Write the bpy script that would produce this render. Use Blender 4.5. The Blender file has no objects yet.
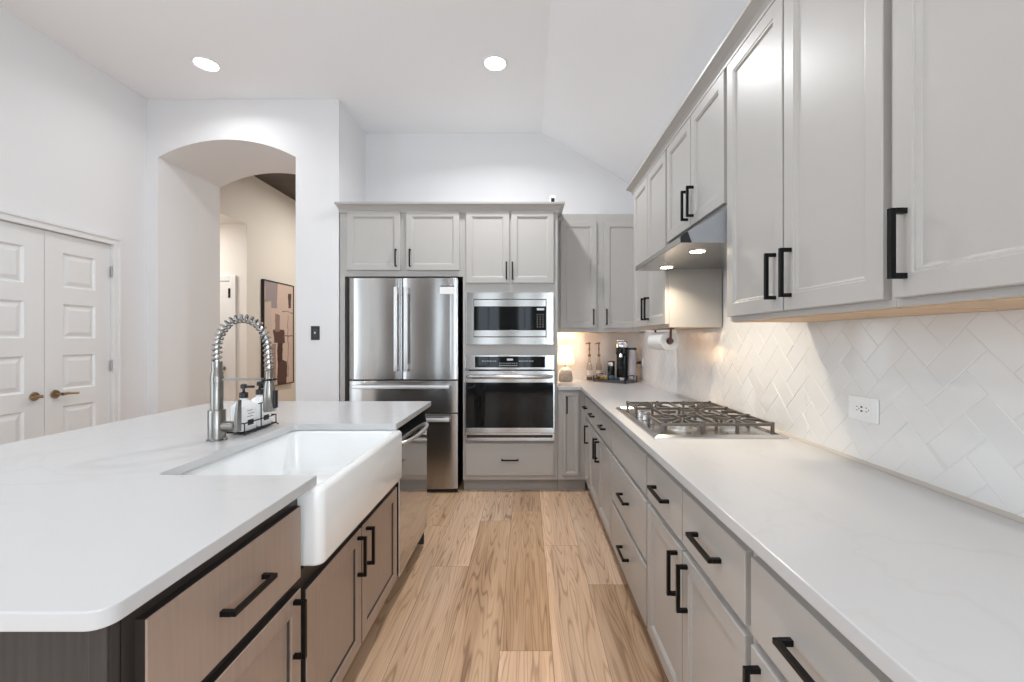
import bpy, bmesh, math, random
from mathutils import Vector, Matrix
random.seed(7)
PI = math.pi
scn = bpy.context.scene
C = scn.collection

# ------------------------------------------------------------------ camera, world, exposure, big lights
F = 436.0                                   # focal length in pixels of the 1024 px wide frame
cam_d = bpy.data.cameras.new('camera')
cam_d.sensor_width = 36.0
cam_d.lens = F / 1024 * 36.0
cam_d.shift_x = -15 / 1024
cam_d.shift_y = -1.5 / 1024
cam_d.clip_start = 0.02
cam = bpy.data.objects.new('camera', cam_d)
cam.location = (0, 0, 1.317)
cam.rotation_euler = (PI / 2, 0, 0)
C.objects.link(cam)
scn.camera = cam

scn.view_settings.view_transform = 'Standard'
scn.view_settings.look = 'None'
scn.view_settings.gamma = 1.0
scn.view_settings.use_curve_mapping = False
scn.view_settings.exposure = 0.42
scn.cycles.max_bounces = 10
scn.cycles.diffuse_bounces = 6
scn.cycles.glossy_bounces = 5
scn.cycles.sample_clamp_indirect = 6.0
scn.cycles.caustics_reflective = False
scn.cycles.caustics_refractive = False

world = bpy.data.worlds.new('world')
scn.world = world
world.use_nodes = True
wbg = world.node_tree.nodes['Background']
wbg.inputs[0].default_value = (0.62, 0.78, 1.0, 1)
wbg.inputs[1].default_value = 0.6

def area_light(name, loc, rot, sx, sy, power, col, shape='RECTANGLE', spread=PI):
    l = bpy.data.lights.new(name, 'AREA')
    l.shape = shape; l.size = sx
    if shape in ('RECTANGLE', 'ELLIPSE'): l.size_y = sy
    l.energy = power; l.color = col; l.spread = spread
    o = bpy.data.objects.new(name, l)
    o.location = loc; o.rotation_euler = rot
    C.objects.link(o)
    return o

WINS = [(-1.98, 0.42), (-0.98, 0.62), (-0.06, 0.40), (0.72, 0.50)]      # the windows behind the photographer: centre x, width
WZ0, WZ1, YB = 0.15, 2.75, -3.6
for wx, ww in WINS:                                       # outdoor light coming in through each of them
    area_light('daylight_and_fill', (wx, YB - 0.10, (WZ0 + WZ1) / 2), (PI / 2, 0, 0), ww - 0.06, WZ1 - WZ0 - 0.06, (52 if wx > 0.5 else 17) * ww, (0.72, 0.875, 1.0) if wx > 0.5 else (0.78, 0.905, 1.0))
LWIN = [(-2.34, 0.42), (-1.06, 0.42), (0.30, 1.40)]                         # and the left wall's, the widest added for light: centre y, width
LZ0, LZ1 = 0.35, 2.70
for wy, ww in LWIN:
    area_light('daylight_and_fill', (-3.40, wy, (LZ0 + LZ1) / 2), (0, -PI / 2, 0), LZ1 - LZ0 - 0.06, ww - 0.06, 20 * ww, (0.80, 0.915, 1.0))  # light through the left windows; the widest is a made-up source
RFILLWIN = [(-1.75, 1.70)]                                    # and an added one in the right wall, filling the island fronts
RZ0, RZ1 = 0.85, 2.35
for wy, ww in RFILLWIN:
    area_light('daylight_and_fill', (1.22, wy, (RZ0 + RZ1) / 2), (0, PI / 2, 0), RZ1 - RZ0 - 0.06, ww - 0.06, 36 * ww, (0.84, 0.93, 1.0))  # fill light of the made-up right window

# ------------------------------------------------------------------ materials
MATS = {}
def mat(name, col, rough=0.5, metal=0.0, spec=0.5, coat=0.0, emit=None, aniso=0.0, trans=0.0, bump=None, noise=None):
    m = bpy.data.materials.new(name); m.use_nodes = True
    nt = m.node_tree; b = nt.nodes['Principled BSDF']
    b.inputs['Base Color'].default_value = (*col, 1)
    b.inputs['Roughness'].default_value = rough
    b.inputs['Metallic'].default_value = metal
    b.inputs['Specular IOR Level'].default_value = spec
    b.inputs['Coat Weight'].default_value = coat
    b.inputs['Transmission Weight'].default_value = trans
    if aniso:
        b.inputs['Anisotropic'].default_value = aniso
        b.inputs['Anisotropic Rotation'].default_value = 0.25
    if emit:
        b.inputs['Emission Color'].default_value = (*emit[0], 1)
        b.inputs['Emission Strength'].default_value = emit[1]
    tc = nt.nodes.new('ShaderNodeTexCoord')
    if noise:                                 # (scale xyz, amount): slight colour mottling
        mp = nt.nodes.new('ShaderNodeMapping'); mp.inputs['Scale'].default_value = noise[0]
        nz = nt.nodes.new('ShaderNodeTexNoise'); nz.inputs['Scale'].default_value = 1.0; nz.inputs['Detail'].default_value = 6
        rp = nt.nodes.new('ShaderNodeMapRange')
        rp.inputs['To Min'].default_value = 1 - noise[1]; rp.inputs['To Max'].default_value = 1 + noise[1]
        rp.inputs['From Min'].default_value = 0.3; rp.inputs['From Max'].default_value = 0.7
        mx = nt.nodes.new('ShaderNodeVectorMath'); mx.operation = 'SCALE'
        mx.inputs[0].default_value = col
        nt.links.new(tc.outputs['Object'], mp.inputs['Vector']); nt.links.new(mp.outputs[0], nz.inputs['Vector'])
        nt.links.new(nz.outputs[0], rp.inputs['Value']); nt.links.new(rp.outputs[0], mx.inputs['Scale'])
        nt.links.new(mx.outputs[0], b.inputs['Base Color'])
    if bump:                                  # (scale xyz, strength, distance)
        mp = nt.nodes.new('ShaderNodeMapping'); mp.inputs['Scale'].default_value = bump[0]
        nz = nt.nodes.new('ShaderNodeTexNoise'); nz.inputs['Scale'].default_value = 1.0; nz.inputs['Detail'].default_value = 3
        bp = nt.nodes.new('ShaderNodeBump'); bp.inputs['Strength'].default_value = bump[1]; bp.inputs['Distance'].default_value = bump[2]
        nt.links.new(tc.outputs['Object'], mp.inputs['Vector']); nt.links.new(mp.outputs[0], nz.inputs['Vector'])
        nt.links.new(nz.outputs[0], bp.inputs['Height']); nt.links.new(bp.outputs[0], b.inputs['Normal'])
    MATS[name] = m
    return m

M_wall = mat('wall_paint', (0.79, 0.79, 0.80), 0.75, bump=((60, 60, 60), 0.08, 0.002))
M_ceil = mat('ceiling_paint', (0.90, 0.905, 0.92), 0.85, bump=((90, 90, 90), 0.12, 0.002))
M_hall = mat('hall_paint', (0.78, 0.75, 0.71), 0.8)
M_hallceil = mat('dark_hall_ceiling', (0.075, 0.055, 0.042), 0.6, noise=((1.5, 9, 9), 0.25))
M_trim = mat('trim_paint', (0.78, 0.78, 0.78), 0.35)
M_grey = mat('grey_cabinet_paint', (0.45, 0.432, 0.41), 0.34, noise=((3, 3, 3), 0.015))
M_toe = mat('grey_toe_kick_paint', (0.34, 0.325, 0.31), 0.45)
M_rawwood = mat('raw_maple', (0.62, 0.42, 0.25), 0.55, noise=((40, 3, 40), 0.12))
M_black = mat('black_metal', (0.005, 0.005, 0.005), 0.36, 0.0, 0.2)
M_blackgap = mat('black_plastic', (0.01, 0.01, 0.011), 0.4)
M_steel = mat('stainless_steel', (0.44, 0.425, 0.41), 0.19, 1.0, aniso=0.9)
M_hood = mat('hood_steel', (0.47, 0.46, 0.45), 0.22, 1.0)
M_steel2 = mat('satin_steel', (0.56, 0.55, 0.545), 0.22, 1.0)
M_brushed = mat('brushed_nickel', (0.27, 0.255, 0.235), 0.28, 1.0)
M_trimsteel = mat('soft_trim_steel', (0.36, 0.335, 0.31), 0.13, 1.0)
M_bar = mat('pale_handle_steel', (0.80, 0.80, 0.80), 0.38, 1.0)
M_mirror = mat('polished_steel', (0.58, 0.565, 0.55), 0.07, 1.0)
M_hoodside = mat('hood_side_grey', (0.30, 0.31, 0.33), 0.4)
M_chrome = mat('polished_chrome', (0.80, 0.80, 0.81), 0.07, 1.0)
M_brass = mat('aged_brass', (0.36, 0.27, 0.17), 0.28, 1.0)
M_glassblk = mat('black_oven_glass', (0.004, 0.005, 0.006), 0.04, 0.0, 0.28)
M_porc = mat('white_porcelain', (0.86, 0.87, 0.87), 0.12, coat=0.5)
M_white = mat('white_plastic', (0.84, 0.84, 0.83), 0.35)
M_paper = mat('paper_towel', (0.80, 0.79, 0.77), 0.95, bump=((200, 200, 200), 0.2, 0.001))
M_grate = mat('cast_iron', (0.16, 0.142, 0.126), 0.34, 0.6)
M_brassburner = mat('burner_alloy', (0.62, 0.60, 0.58), 0.35, 1.0)
M_stone = mat('grey_ceramic', (0.33, 0.31, 0.29), 0.7, noise=((60, 60, 60), 0.25))
M_clear = mat('clear_glass', (0.92, 0.92, 0.90), 0.03, trans=0.9)
M_amber = mat('amber_syrup', (0.70, 0.36, 0.16), 0.1, trans=0.4)
M_gold = mat('gold_pump', (0.24, 0.155, 0.085), 0.3, 1.0)
M_mauve = mat('smoky_tank', (0.36, 0.32, 0.33), 0.1, 0.0, 0.6)
M_traymat = mat('tray_wire', (0.10, 0.10, 0.11), 0.35, 0.6)
M_yellow = mat('yellow_foil', (0.72, 0.50, 0.08), 0.3, 0.4)
M_blue = mat('blue_foil', (0.10, 0.19, 0.28), 0.3, 0.4)
M_red = mat('red_foil', (0.42, 0.10, 0.08), 0.3, 0.4)
M_bead = mat('beige_bead', (0.52, 0.49, 0.45), 0.6)
M_grout = mat('tile_grout', (0.70, 0.69, 0.67), 0.9)
M_bulb = mat('lamp_glow', (1, 1, 1), 0.5, emit=((1.0, 0.97, 0.92), 14))
M_hoodbulb = mat('hood_lamp_glow', (1, 1, 1), 0.5, emit=((1.0, 0.86, 0.66), 22))
M_display = mat('display_text', (0.5, 0.5, 0.5), 0.5, emit=((0.7, 0.85, 1.0), 0.15))
M_redbag = mat('dark_red_plastic', (0.10, 0.022, 0.02), 0.3)

def make_quartz():
    m = mat('white_quartz', (0.545, 0.545, 0.548), 0.22, coat=0.0)
    nt = m.node_tree; b = nt.nodes['Principled BSDF']
    tc = nt.nodes.new('ShaderNodeTexCoord')
    n1 = nt.nodes.new('ShaderNodeTexNoise'); n1.inputs['Scale'].default_value = 1.3; n1.inputs['Detail'].default_value = 5; n1.inputs['Distortion'].default_value = 1.6
    r = nt.nodes.new('ShaderNodeValToRGB')
    e = r.color_ramp.elements
    e[0].position = 0.485; e[0].color = (0.545, 0.545, 0.548, 1)
    e[1].position = 0.515; e[1].color = (0.545, 0.545, 0.548, 1)
    x = r.color_ramp.elements.new(0.5); x.color = (0.53, 0.526, 0.522, 1)
    nt.links.new(tc.outputs['Object'], n1.inputs['Vector']); nt.links.new(n1.outputs[0], r.inputs[0])
    nt.links.new(r.outputs[0], b.inputs['Base Color'])
    return m
M_quartz = make_quartz()

def make_tile():
    m = mat('white_glazed_tile', (0.80, 0.795, 0.785), 0.07, coat=0.4, bump=((16, 16, 16), 0.16, 0.004))
    return m
M_tile = make_tile()

def make_island_wood():
    m = mat('taupe_stained_wood', (0.2, 0.15, 0.12), 0.36, 0.0, 0.5)
    nt = m.node_tree; b = nt.nodes['Principled BSDF']
    tc = nt.nodes.new('ShaderNodeTexCoord')
    mp = nt.nodes.new('ShaderNodeMapping'); mp.inputs['Scale'].default_value = (90, 90, 4)
    nz = nt.nodes.new('ShaderNodeTexNoise'); nz.inputs['Scale'].default_value = 1; nz.inputs['Detail'].default_value = 5
    r = nt.nodes.new('ShaderNodeValToRGB'); e = r.color_ramp.elements
    e[0].position = 0.25; e[0].color = (0.315, 0.232, 0.185, 1)
    e[1].position = 0.8; e[1].color = (0.365, 0.275, 0.222, 1)
    nt.links.new(tc.outputs['Object'], mp.inputs[0]); nt.links.new(mp.outputs[0], nz.inputs['Vector'])
    nt.links.new(nz.outputs[0], r.inputs[0]); nt.links.new(r.outputs[0], b.inputs['Base Color'])
    return m
M_isl = make_island_wood()
M_islgap = mat('dark_island_frame', (0.030, 0.024, 0.021), 0.4)  # near-black on island frames, toe kicks, front edges and panel beads
M_islend = mat('shade_toned_panel', (0.036, 0.032, 0.031), 0.5, noise=((120, 120, 5), 0.25))  # shaded copy of the island wood, darkness painted into the colour

def make_floor():
    m = bpy.data.materials.new('oak_planks'); m.use_nodes = True
    nt = m.node_tree; N = nt.nodes; L = nt.links
    b = N['Principled BSDF']; b.inputs['Roughness'].default_value = 0.36
    tc = N.new('ShaderNodeTexCoord'); sp = N.new('ShaderNodeSeparateXYZ'); L.new(tc.outputs['Object'], sp.inputs[0])
    def mth(op, a, bb=None, c=None):
        n = N.new('ShaderNodeMath'); n.operation = op
        for i, v in enumerate((a, bb, c)):
            if v is None: continue
            if isinstance(v, (int, float)): n.inputs[i].default_value = v
            else: L.new(v, n.inputs[i])
        return n.outputs[0]
    W, LEN = 0.222, 1.5
    u = mth('DIVIDE', mth('ADD', sp.outputs['X'], 10.105), W)
    row = mth('FLOOR', u)
    wn = N.new('ShaderNodeTexWhiteNoise'); wn.noise_dimensions = '1D'; L.new(row, wn.inputs['W'])
    v = mth('ADD', mth('DIVIDE', sp.outputs['Y'], LEN), mth('MULTIPLY', wn.outputs['Value'], 7.0))
    col = mth('FLOOR', v)
    cid = N.new('ShaderNodeCombineXYZ'); L.new(row, cid.inputs[0]); L.new(col, cid.inputs[1])
    w2 = N.new('ShaderNodeTexWhiteNoise'); w2.noise_dimensions = '2D'; L.new(cid.outputs[0], w2.inputs['Vector'])
    pid = w2.outputs['Value']
    # seams between the planks
    fu = mth('FRACT', u); fv = mth('FRACT', v)
    du = mth('MULTIPLY', mth('MINIMUM', fu, mth('SUBTRACT', 1.0, fu)), W)
    dv = mth('MULTIPLY', mth('MINIMUM', fv, mth('SUBTRACT', 1.0, fv)), LEN)
    seam = mth('LESS_THAN', mth('MINIMUM', du, dv), 0.0009)
    # grain: ring figure (cathedrals) drawn as thin dark lines, plus fine long pores
    gx = N.new('ShaderNodeCombineXYZ')
    L.new(mth('MULTIPLY', sp.outputs['X'], 10.0), gx.inputs[0]); L.new(mth('MULTIPLY', sp.outputs['Y'], 0.62), gx.inputs[1]); L.new(mth('MULTIPLY', pid, 40.0), gx.inputs[2])
    n1 = N.new('ShaderNodeTexNoise'); n1.inputs['Scale'].default_value = 1.0; n1.inputs['Detail'].default_value = 2.0; n1.inputs['Roughness'].default_value = 0.45
    L.new(gx.outputs[0], n1.inputs['Vector'])
    rings = mth('SINE', mth('MULTIPLY', n1.outputs[0], 120.0))
    line = mth('POWER', mth('MAXIMUM', rings, 0.0), 2.0)
    gf = N.new('ShaderNodeCombineXYZ')
    L.new(mth('MULTIPLY', sp.outputs['X'], 300.0), gf.inputs[0]); L.new(mth('MULTIPLY', sp.outputs['Y'], 5.0), gf.inputs[1]); L.new(mth('MULTIPLY', pid, 40.0), gf.inputs[2])
    n2 = N.new('ShaderNodeTexNoise'); n2.inputs['Scale'].default_value = 1.0; n2.inputs['Detail'].default_value = 3
    L.new(gf.outputs[0], n2.inputs['Vector'])
    gb = N.new('ShaderNodeCombineXYZ')
    L.new(mth('MULTIPLY', sp.outputs['X'], 14.0), gb.inputs[0]); L.new(mth('MULTIPLY', sp.outputs['Y'], 0.6), gb.inputs[1]); L.new(mth('MULTIPLY', pid, 23.0), gb.inputs[2])
    n3 = N.new('ShaderNodeTexNoise'); n3.inputs['Scale'].default_value = 1.0; n3.inputs['Detail'].default_value = 2
    L.new(gb.outputs[0], n3.inputs['Vector'])
    g = mth('ADD', mth('ADD', mth('MULTIPLY', n3.outputs[0], 0.75), mth('MULTIPLY', n2.outputs[0], 0.38)), mth('SUBTRACT', -0.07, mth('MULTIPLY', mth('MULTIPLY', line, n2.outputs[0]), 0.42)))
    r = N.new('ShaderNodeValToRGB'); e = r.color_ramp.elements
    e[0].position = 0.08; e[0].color = (0.22, 0.122, 0.068, 1)
    e[1].position = 0.62; e[1].color = (0.70, 0.485, 0.32, 1)
    x = e.new(0.34); x.color = (0.52, 0.33, 0.20, 1)
    L.new(g, r.inputs[0])
    hs = N.new('ShaderNodeHueSaturation')
    mr = N.new('ShaderNodeMapRange'); mr.inputs['To Min'].default_value = 0.80; mr.inputs['To Max'].default_value = 1.18; L.new(pid, mr.inputs['Value'])
    mr2 = N.new('ShaderNodeMapRange'); mr2.inputs['To Min'].default_value = 1.08; mr2.inputs['To Max'].default_value = 0.78; L.new(w2.outputs['Color'], mr2.inputs['Value'])
    L.new(mr.outputs[0], hs.inputs['Value']); L.new(mr2.outputs[0], hs.inputs['Saturation']); L.new(r.outputs[0], hs.inputs['Color'])
    mx = N.new('ShaderNodeMix'); mx.data_type = 'RGBA'
    L.new(seam, mx.inputs['Factor']); L.new(hs.outputs[0], mx.inputs[6]); mx.inputs[7].default_value = (0.13, 0.08, 0.05, 1)
    L.new(mx.outputs[2], b.inputs['Base Color'])
    bp = N.new('ShaderNodeBump'); bp.inputs['Strength'].default_value = 0.12; bp.inputs['Distance'].default_value = 0.001
    L.new(n2.outputs[0], bp.inputs['Height']); L.new(bp.outputs[0], b.inputs['Normal'])
    return m
M_floor = make_floor()

def make_shade():
    m = bpy.data.materials.new('lamp_shade_fabric'); m.use_nodes = True
    nt = m.node_tree; b = nt.nodes['Principled BSDF']; out = nt.nodes['Material Output']
    b.inputs['Base Color'].default_value = (0.85, 0.80, 0.72, 1); b.inputs['Roughness'].default_value = 0.9
    t = nt.nodes.new('ShaderNodeBsdfTranslucent'); t.inputs[0].default_value = (0.95, 0.86, 0.74, 1)
    mx = nt.nodes.new('ShaderNodeMixShader'); mx.inputs[0].default_value = 0.6
    nt.links.new(b.outputs[0], mx.inputs[1]); nt.links.new(t.outputs[0], mx.inputs[2]); nt.links.new(mx.outputs[0], out.inputs[0])
    return m
M_shade = make_shade()

def make_art():
    m = bpy.data.materials.new('abstract_canvas'); m.use_nodes = True
    nt = m.node_tree; N = nt.nodes; L = nt.links; b = N['Principled BSDF']; b.inputs['Roughness'].default_value = 0.6
    tc = N.new('ShaderNodeTexCoord')
    nz = N.new('ShaderNodeTexNoise'); nz.inputs['Scale'].default_value = 5; nz.inputs['Detail'].default_value = 4
    L.new(tc.outputs['Object'], nz.inputs['Vector'])
    ad = N.new('ShaderNodeVectorMath'); ad.operation = 'MULTIPLY_ADD'; ad.inputs[1].default_value = (0.10, 0.10, 0.10); L.new(nz.outputs['Color'], ad.inputs[0]); L.new(tc.outputs['Object'], ad.inputs[2])
    sp = N.new('ShaderNodeSeparateXYZ'); L.new(ad.outputs[0], sp.inputs[0])
    def rng(s, lo, hi):
        a = N.new('ShaderNodeMath'); a.operation = 'GREATER_THAN'; a.inputs[1].default_value = lo; L.new(s, a.inputs[0])
        c = N.new('ShaderNodeMath'); c.operation = 'LESS_THAN'; c.inputs[1].default_value = hi; L.new(s, c.inputs[0])
        d = N.new('ShaderNodeMath'); d.operation = 'MULTIPLY'; L.new(a.outputs[0], d.inputs[0]); L.new(c.outputs[0], d.inputs[1]); return d.outputs[0]
    cur = None
    base = N.new('ShaderNodeRGB'); base.outputs[0].default_value = (0.66, 0.53, 0.47, 1); cur = base.outputs[0]
    for (y0, y1, z0, z1, c) in [(0.04, 0.34, 1.10, 1.50, (0.34, 0.29, 0.31)), (0.02, 0.20, 0.72, 1.18, (0.60, 0.50, 0.45)), (0.34, 0.46, 0.0, 0.62, (0.07, 0.03, 0.025)), (0.36, 0.58, 0.0, 0.34, (0.10, 0.05, 0.045)),
                                (0.24, 0.52, 0.60, 0.80, (0.11, 0.055, 0.05)), (0.28, 0.40, 0.78, 1.02, (0.30, 0.21, 0.19)), (0.62, 0.69, 1.12, 1.34, (0.10, 0.06, 0.06)), (0.20, 0.30, 0.06, 0.58, (0.36, 0.26, 0.24)),
                                (0.60, 0.612, 0.1, 1.0, (0.14, 0.08, 0.08)), (0.48, 0.80, 0.70, 0.715, (0.2, 0.12, 0.11)), (0.46, 0.8, 1.05, 1.06, (0.2, 0.12, 0.11))]:
        k = N.new('ShaderNodeMath'); k.operation = 'MULTIPLY'; L.new(rng(sp.outputs['Y'], y0 + 0.05, y1 + 0.05), k.inputs[0]); L.new(rng(sp.outputs['Z'], z0 + 0.05, z1 + 0.05), k.inputs[1])
        mx = N.new('ShaderNodeMix'); mx.data_type = 'RGBA'; L.new(k.outputs[0], mx.inputs['Factor']); L.new(cur, mx.inputs[6]); mx.inputs[7].default_value = (*c, 1); cur = mx.outputs[2]
    L.new(cur, b.inputs['Base Color'])
    return m
M_art = make_art()

# ------------------------------------------------------------------ mesh helpers
class MB:
    """collects shapes in one bmesh; build() links them as ONE object"""
    def __init__(self): self.bm = bmesh.new()
    def box(self, x0, x1, y0, y1, z0, z1, bev=0.0, seg=2):
        x0, x1 = min(x0, x1), max(x0, x1); y0, y1 = min(y0, y1), max(y0, y1); z0, z1 = min(z0, z1), max(z0, z1)
        t = bmesh.new()
        bmesh.ops.create_cube(t, size=1)
        bmesh.ops.scale(t, vec=(x1 - x0, y1 - y0, z1 - z0), verts=t.verts)
        bmesh.ops.translate(t, vec=((x0 + x1) / 2, (y0 + y1) / 2, (z0 + z1) / 2), verts=t.verts)
        if bev: bmesh.ops.bevel(t, geom=t.edges[:], offset=bev, segments=seg, affect='EDGES', profile=0.6)
        self._merge(t); return self
    def _merge(self, t, M=None):
        if M is not None: bmesh.ops.transform(t, matrix=M, verts=t.verts)
        me = bpy.data.meshes.new('t'); t.to_mesh(me); t.free(); self.bm.from_mesh(me); bpy.data.meshes.remove(me)
    def loops(self, loops, cap0=True, cap1=True, closed=True, ring=False):
        vs = [[self.bm.verts.new(p) for p in l] for l in loops]
        n = len(vs[0])
        pairs = list(zip(vs, vs[1:])) + ([(vs[-1], vs[0])] if ring else [])
        for a, b in pairs:
            for i in range(n if closed else n - 1):
                j = (i + 1) % n
                try: self.bm.faces.new((a[i], a[j], b[j], b[i]))
                except ValueError: pass
        if not ring:
            if cap0: self.bm.faces.new(vs[0][::-1])
            if cap1: self.bm.faces.new(vs[-1])
        return self
    def cyl(self, c, r, h, axis='Z', n=24, r2=None, bev=0.0):
        r2 = r if r2 is None else r2
        prof = [(r, 0), (r2, h)] if not bev else [(r - bev, 0), (r, bev), (r2, h - bev), (r2 - bev, h)]
        return self.lathe(c, prof, axis, n)
    def lathe(self, c, prof, axis='Z', n=24, cap=True):
        L = []
        for r, h in prof:
            l = []
            for i in range(n):
                a = 2 * PI * i / n; p, q = r * math.cos(a), r * math.sin(a)
                v = {'Z': (p, q, h), 'Y': (q, h, p), 'X': (h, p, q)}[axis]
                l.append((c[0] + v[0], c[1] + v[1], c[2] + v[2]))
            L.append(l)
        return self.loops(L, cap, cap)
    def tube(self, pts, r, n=8, ring=False, rads=None):
        pts = [Vector(p) for p in pts]; L = []; m = len(pts); up = None
        for i, p in enumerate(pts):
            if ring: t = (pts[(i + 1) % m] - pts[i - 1]).normalized()
            else: t = (pts[min(i + 1, m - 1)] - pts[max(i - 1, 0)]).normalized()
            if up is None:
                up = Vector((0, 0, 1)) if abs(t.z) < 0.9 else Vector((1, 0, 0))
            s = t.cross(up)
            if s.length < 1e-5: s = t.cross(Vector((0.3, 1, 0.2)))
            s.normalize(); up = s.cross(t).normalized()
            rr = rads[i] if rads else r
            L.append([p + s * (rr * math.cos(2 * PI * k / n)) + up * (rr * math.sin(2 * PI * k / n)) for k in range(n)])
        return self.loops(L, True, True, True, ring)
    def bar(self, a, b, w, h):
        """square bar from a to b"""
        a, b = Vector(a), Vector(b); t = (b - a).normalized()
        up = Vector((0, 0, 1)) if abs(t.z) < 0.9 else Vector((1, 0, 0))
        s = t.cross(up).normalized() * (w / 2); u = s.cross(t).normalized() * (h / 2)
        return self.loops([[p + s + u, p - s + u, p - s - u, p + s - u] for p in (a, b)])
    def prism(self, poly, lo, hi, axis='Z', bev=0.0):
        """polygon extruded along an axis; poly gives the two other coordinates in xyz order"""
        def P(u, v, w): return {'Z': (u, v, w), 'Y': (u, w, v), 'X': (w, u, v)}[axis]
        t = bmesh.new()
        a = [t.verts.new(P(u, v, lo)) for u, v in poly]; b = [t.verts.new(P(u, v, hi)) for u, v in poly]
        n = len(poly)
        t.faces.new(a[::-1]); t.faces.new(b)
        for i in range(n): t.faces.new((a[i], a[(i + 1) % n], b[(i + 1) % n], b[i]))
        bmesh.ops.recalc_face_normals(t, faces=t.faces)
        if bev: bmesh.ops.bevel(t, geom=t.edges[:], offset=bev, segments=2, affect='EDGES', profile=0.6)
        self._merge(t); return self
    def xf(self, M):
        bmesh.ops.transform(self.bm, matrix=M, verts=self.bm.verts); return self
    def build(self, name, m, parent=None, loc=(0, 0, 0), smooth=None, label=None):
        bmesh.ops.recalc_face_normals(self.bm, faces=self.bm.faces)
        me = bpy.data.meshes.new(name); self.bm.to_mesh(me); self.bm.free()
        ms = m if isinstance(m, (list, tuple)) else [m]
        for x in ms: me.materials.append(x)
        if smooth:
            for p in me.polygons: p.use_smooth = True
            me.set_sharp_from_angle(angle=math.radians(smooth))
        o = bpy.data.objects.new(name, me); C.objects.link(o); o.location = loc
        if parent: o.parent = parent
        if label: o['label'] = label
        return o

def rrect(x0, x1, y0, y1, r, z, n=5):
    pts = []
    for cx, cy, a0 in ((x1 - r, y1 - r, 0), (x0 + r, y1 - r, PI / 2), (x0 + r, y0 + r, PI), (x1 - r, y0 + r, 1.5 * PI)):
        for i in range(n + 1):
            a = a0 + PI / 2 * i / n
            pts.append((cx + r * math.cos(a), cy + r * math.sin(a), z))
    return pts

def thing(name, label, cat, loc=(0, 0, 0), rz=0.0, group=None):
    o = bpy.data.objects.new(name, None); C.objects.link(o)
    o.empty_display_size = 0.1
    o.location = loc; o.rotation_euler = (0, 0, rz)
    o['label'] = label; o['category'] = cat
    if group: o['group'] = group
    return o
def tag(o, label, cat, group=None, kind=None):
    o['label'] = label; o['category'] = cat
    if group: o['group'] = group
    if kind: o['kind'] = kind
    return o
def struct(mb, name, m, label=None, smooth=None, loc=(0, 0, 0), parent=None):
    o = mb.build(name, m, parent, loc, smooth)
    if not parent: o['kind'] = 'structure'
    if label: o['label'] = label
    return o
def copy_thing(o, label, loc=None, rz=None):
    r = o.copy(); C.objects.link(r); r['label'] = label
    if loc is not None: r.location = loc
    if rz is not None: r.rotation_euler = (0, 0, rz)
    for ch in list(o.children):
        c = ch.copy(); C.objects.link(c); c.parent = r
        for g in list(ch.children):
            d = g.copy(); C.objects.link(d); d.parent = c
    return r

# ------------------------------------------------------------------ the room
XL, XR, YW, YA, ZC = -3.286, 1.105, 4.39, 3.77, 3.396     # left wall, right wall, back wall, arch wall, flat ceiling
XCR = 0.145                                               # where the ceiling starts to slope down
SL = (3.396 - 2.873) / (1.067 - 0.151)
ZR = ZC - SL * (XR - XCR)
XF = -1.627                                               # side wall of the fridge bay
T = 0.12
struct(MB().box(-6.5, XR + T, YB - T, 10.0, -0.10, 0.0), 'floor', M_floor, 'light oak plank floor')
cm = MB()
cm.prism([(XL - T, ZC), (XCR, ZC), (XR + T, ZC - SL * (XR + T - XCR)), (XR + T, ZC + 0.25), (XL - T, ZC + 0.25)], YB - T, YW + T, 'Y')
struct(cm, 'ceiling', M_ceil, 'white ceiling, flat then sloping down to the right')
rw = MB()
def wall_x(mb, x0, x1, y0, y1, z0, z1, holes):
    """wall slab normal to x with rectangular holes (y0,y1,z0,z1)"""
    ys = sorted({y0, y1, *[h[0] for h in holes], *[h[1] for h in holes]})
    for a, b in zip(ys, ys[1:]):
        hh = [h for h in holes if h[0] <= a and h[1] >= b]
        if not hh: mb.box(x0, x1, a, b, z0, z1)
        else:
            if hh[0][2] > z0: mb.box(x0, x1, a, b, z0, hh[0][2])
            if hh[0][3] < z1: mb.box(x0, x1, a, b, hh[0][3], z1)
wall_x(rw, XR, XR + T, YB - T, YW + T, 0, ZR + 0.02, [(wy - ww / 2, wy + ww / 2, RZ0, RZ1) for wy, ww in RFILLWIN])
struct(rw, 'wall_right', M_wall)
struct(MB().prism([(XF - 0.02, 0), (XR + T, 0), (XR + T, ZR - 0.03), (XR, ZR + 0.02), (XCR, ZC + 0.02), (XF - 0.02, ZC + 0.02)], YW, YW + T, 'Y'), 'wall_back', M_wall)
# left wall with windows out of view, the widest added for light, and the opening of the double door
DY0, DY1, DZ = 2.506, 3.452, 2.067
lw = MB()
wall_x(lw, XL - T, XL, YB - T, YA + 0.01, 0, ZC + 0.02, [(DY0, DY1, 0, DZ)] + [(wy - ww / 2, wy + ww / 2, LZ0, LZ1) for wy, ww in LWIN])
struct(lw, 'wall_left', M_wall)
bw = MB()
xs = sorted({XL, XR, *[w[0] - w[1] / 2 for w in WINS], *[w[0] + w[1] / 2 for w in WINS]})
for a, b in zip(xs, xs[1:]):
    if any(abs((a + b) / 2 - w[0]) < w[1] / 2 for w in WINS):
        bw.box(a, b, YB - T, YB, 0, WZ0); bw.box(a, b, YB - T, YB, WZ1, ZC + 0.02)
    else: bw.box(a, b, YB - T, YB, 0, ZC + 0.02)
struct(bw, 'wall_behind', mat('dim_reflection_paint', (0.22, 0.205, 0.19), 0.7))  # unseen wall, darkened so steel and oven glass mirror less light
wn = 0
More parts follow.
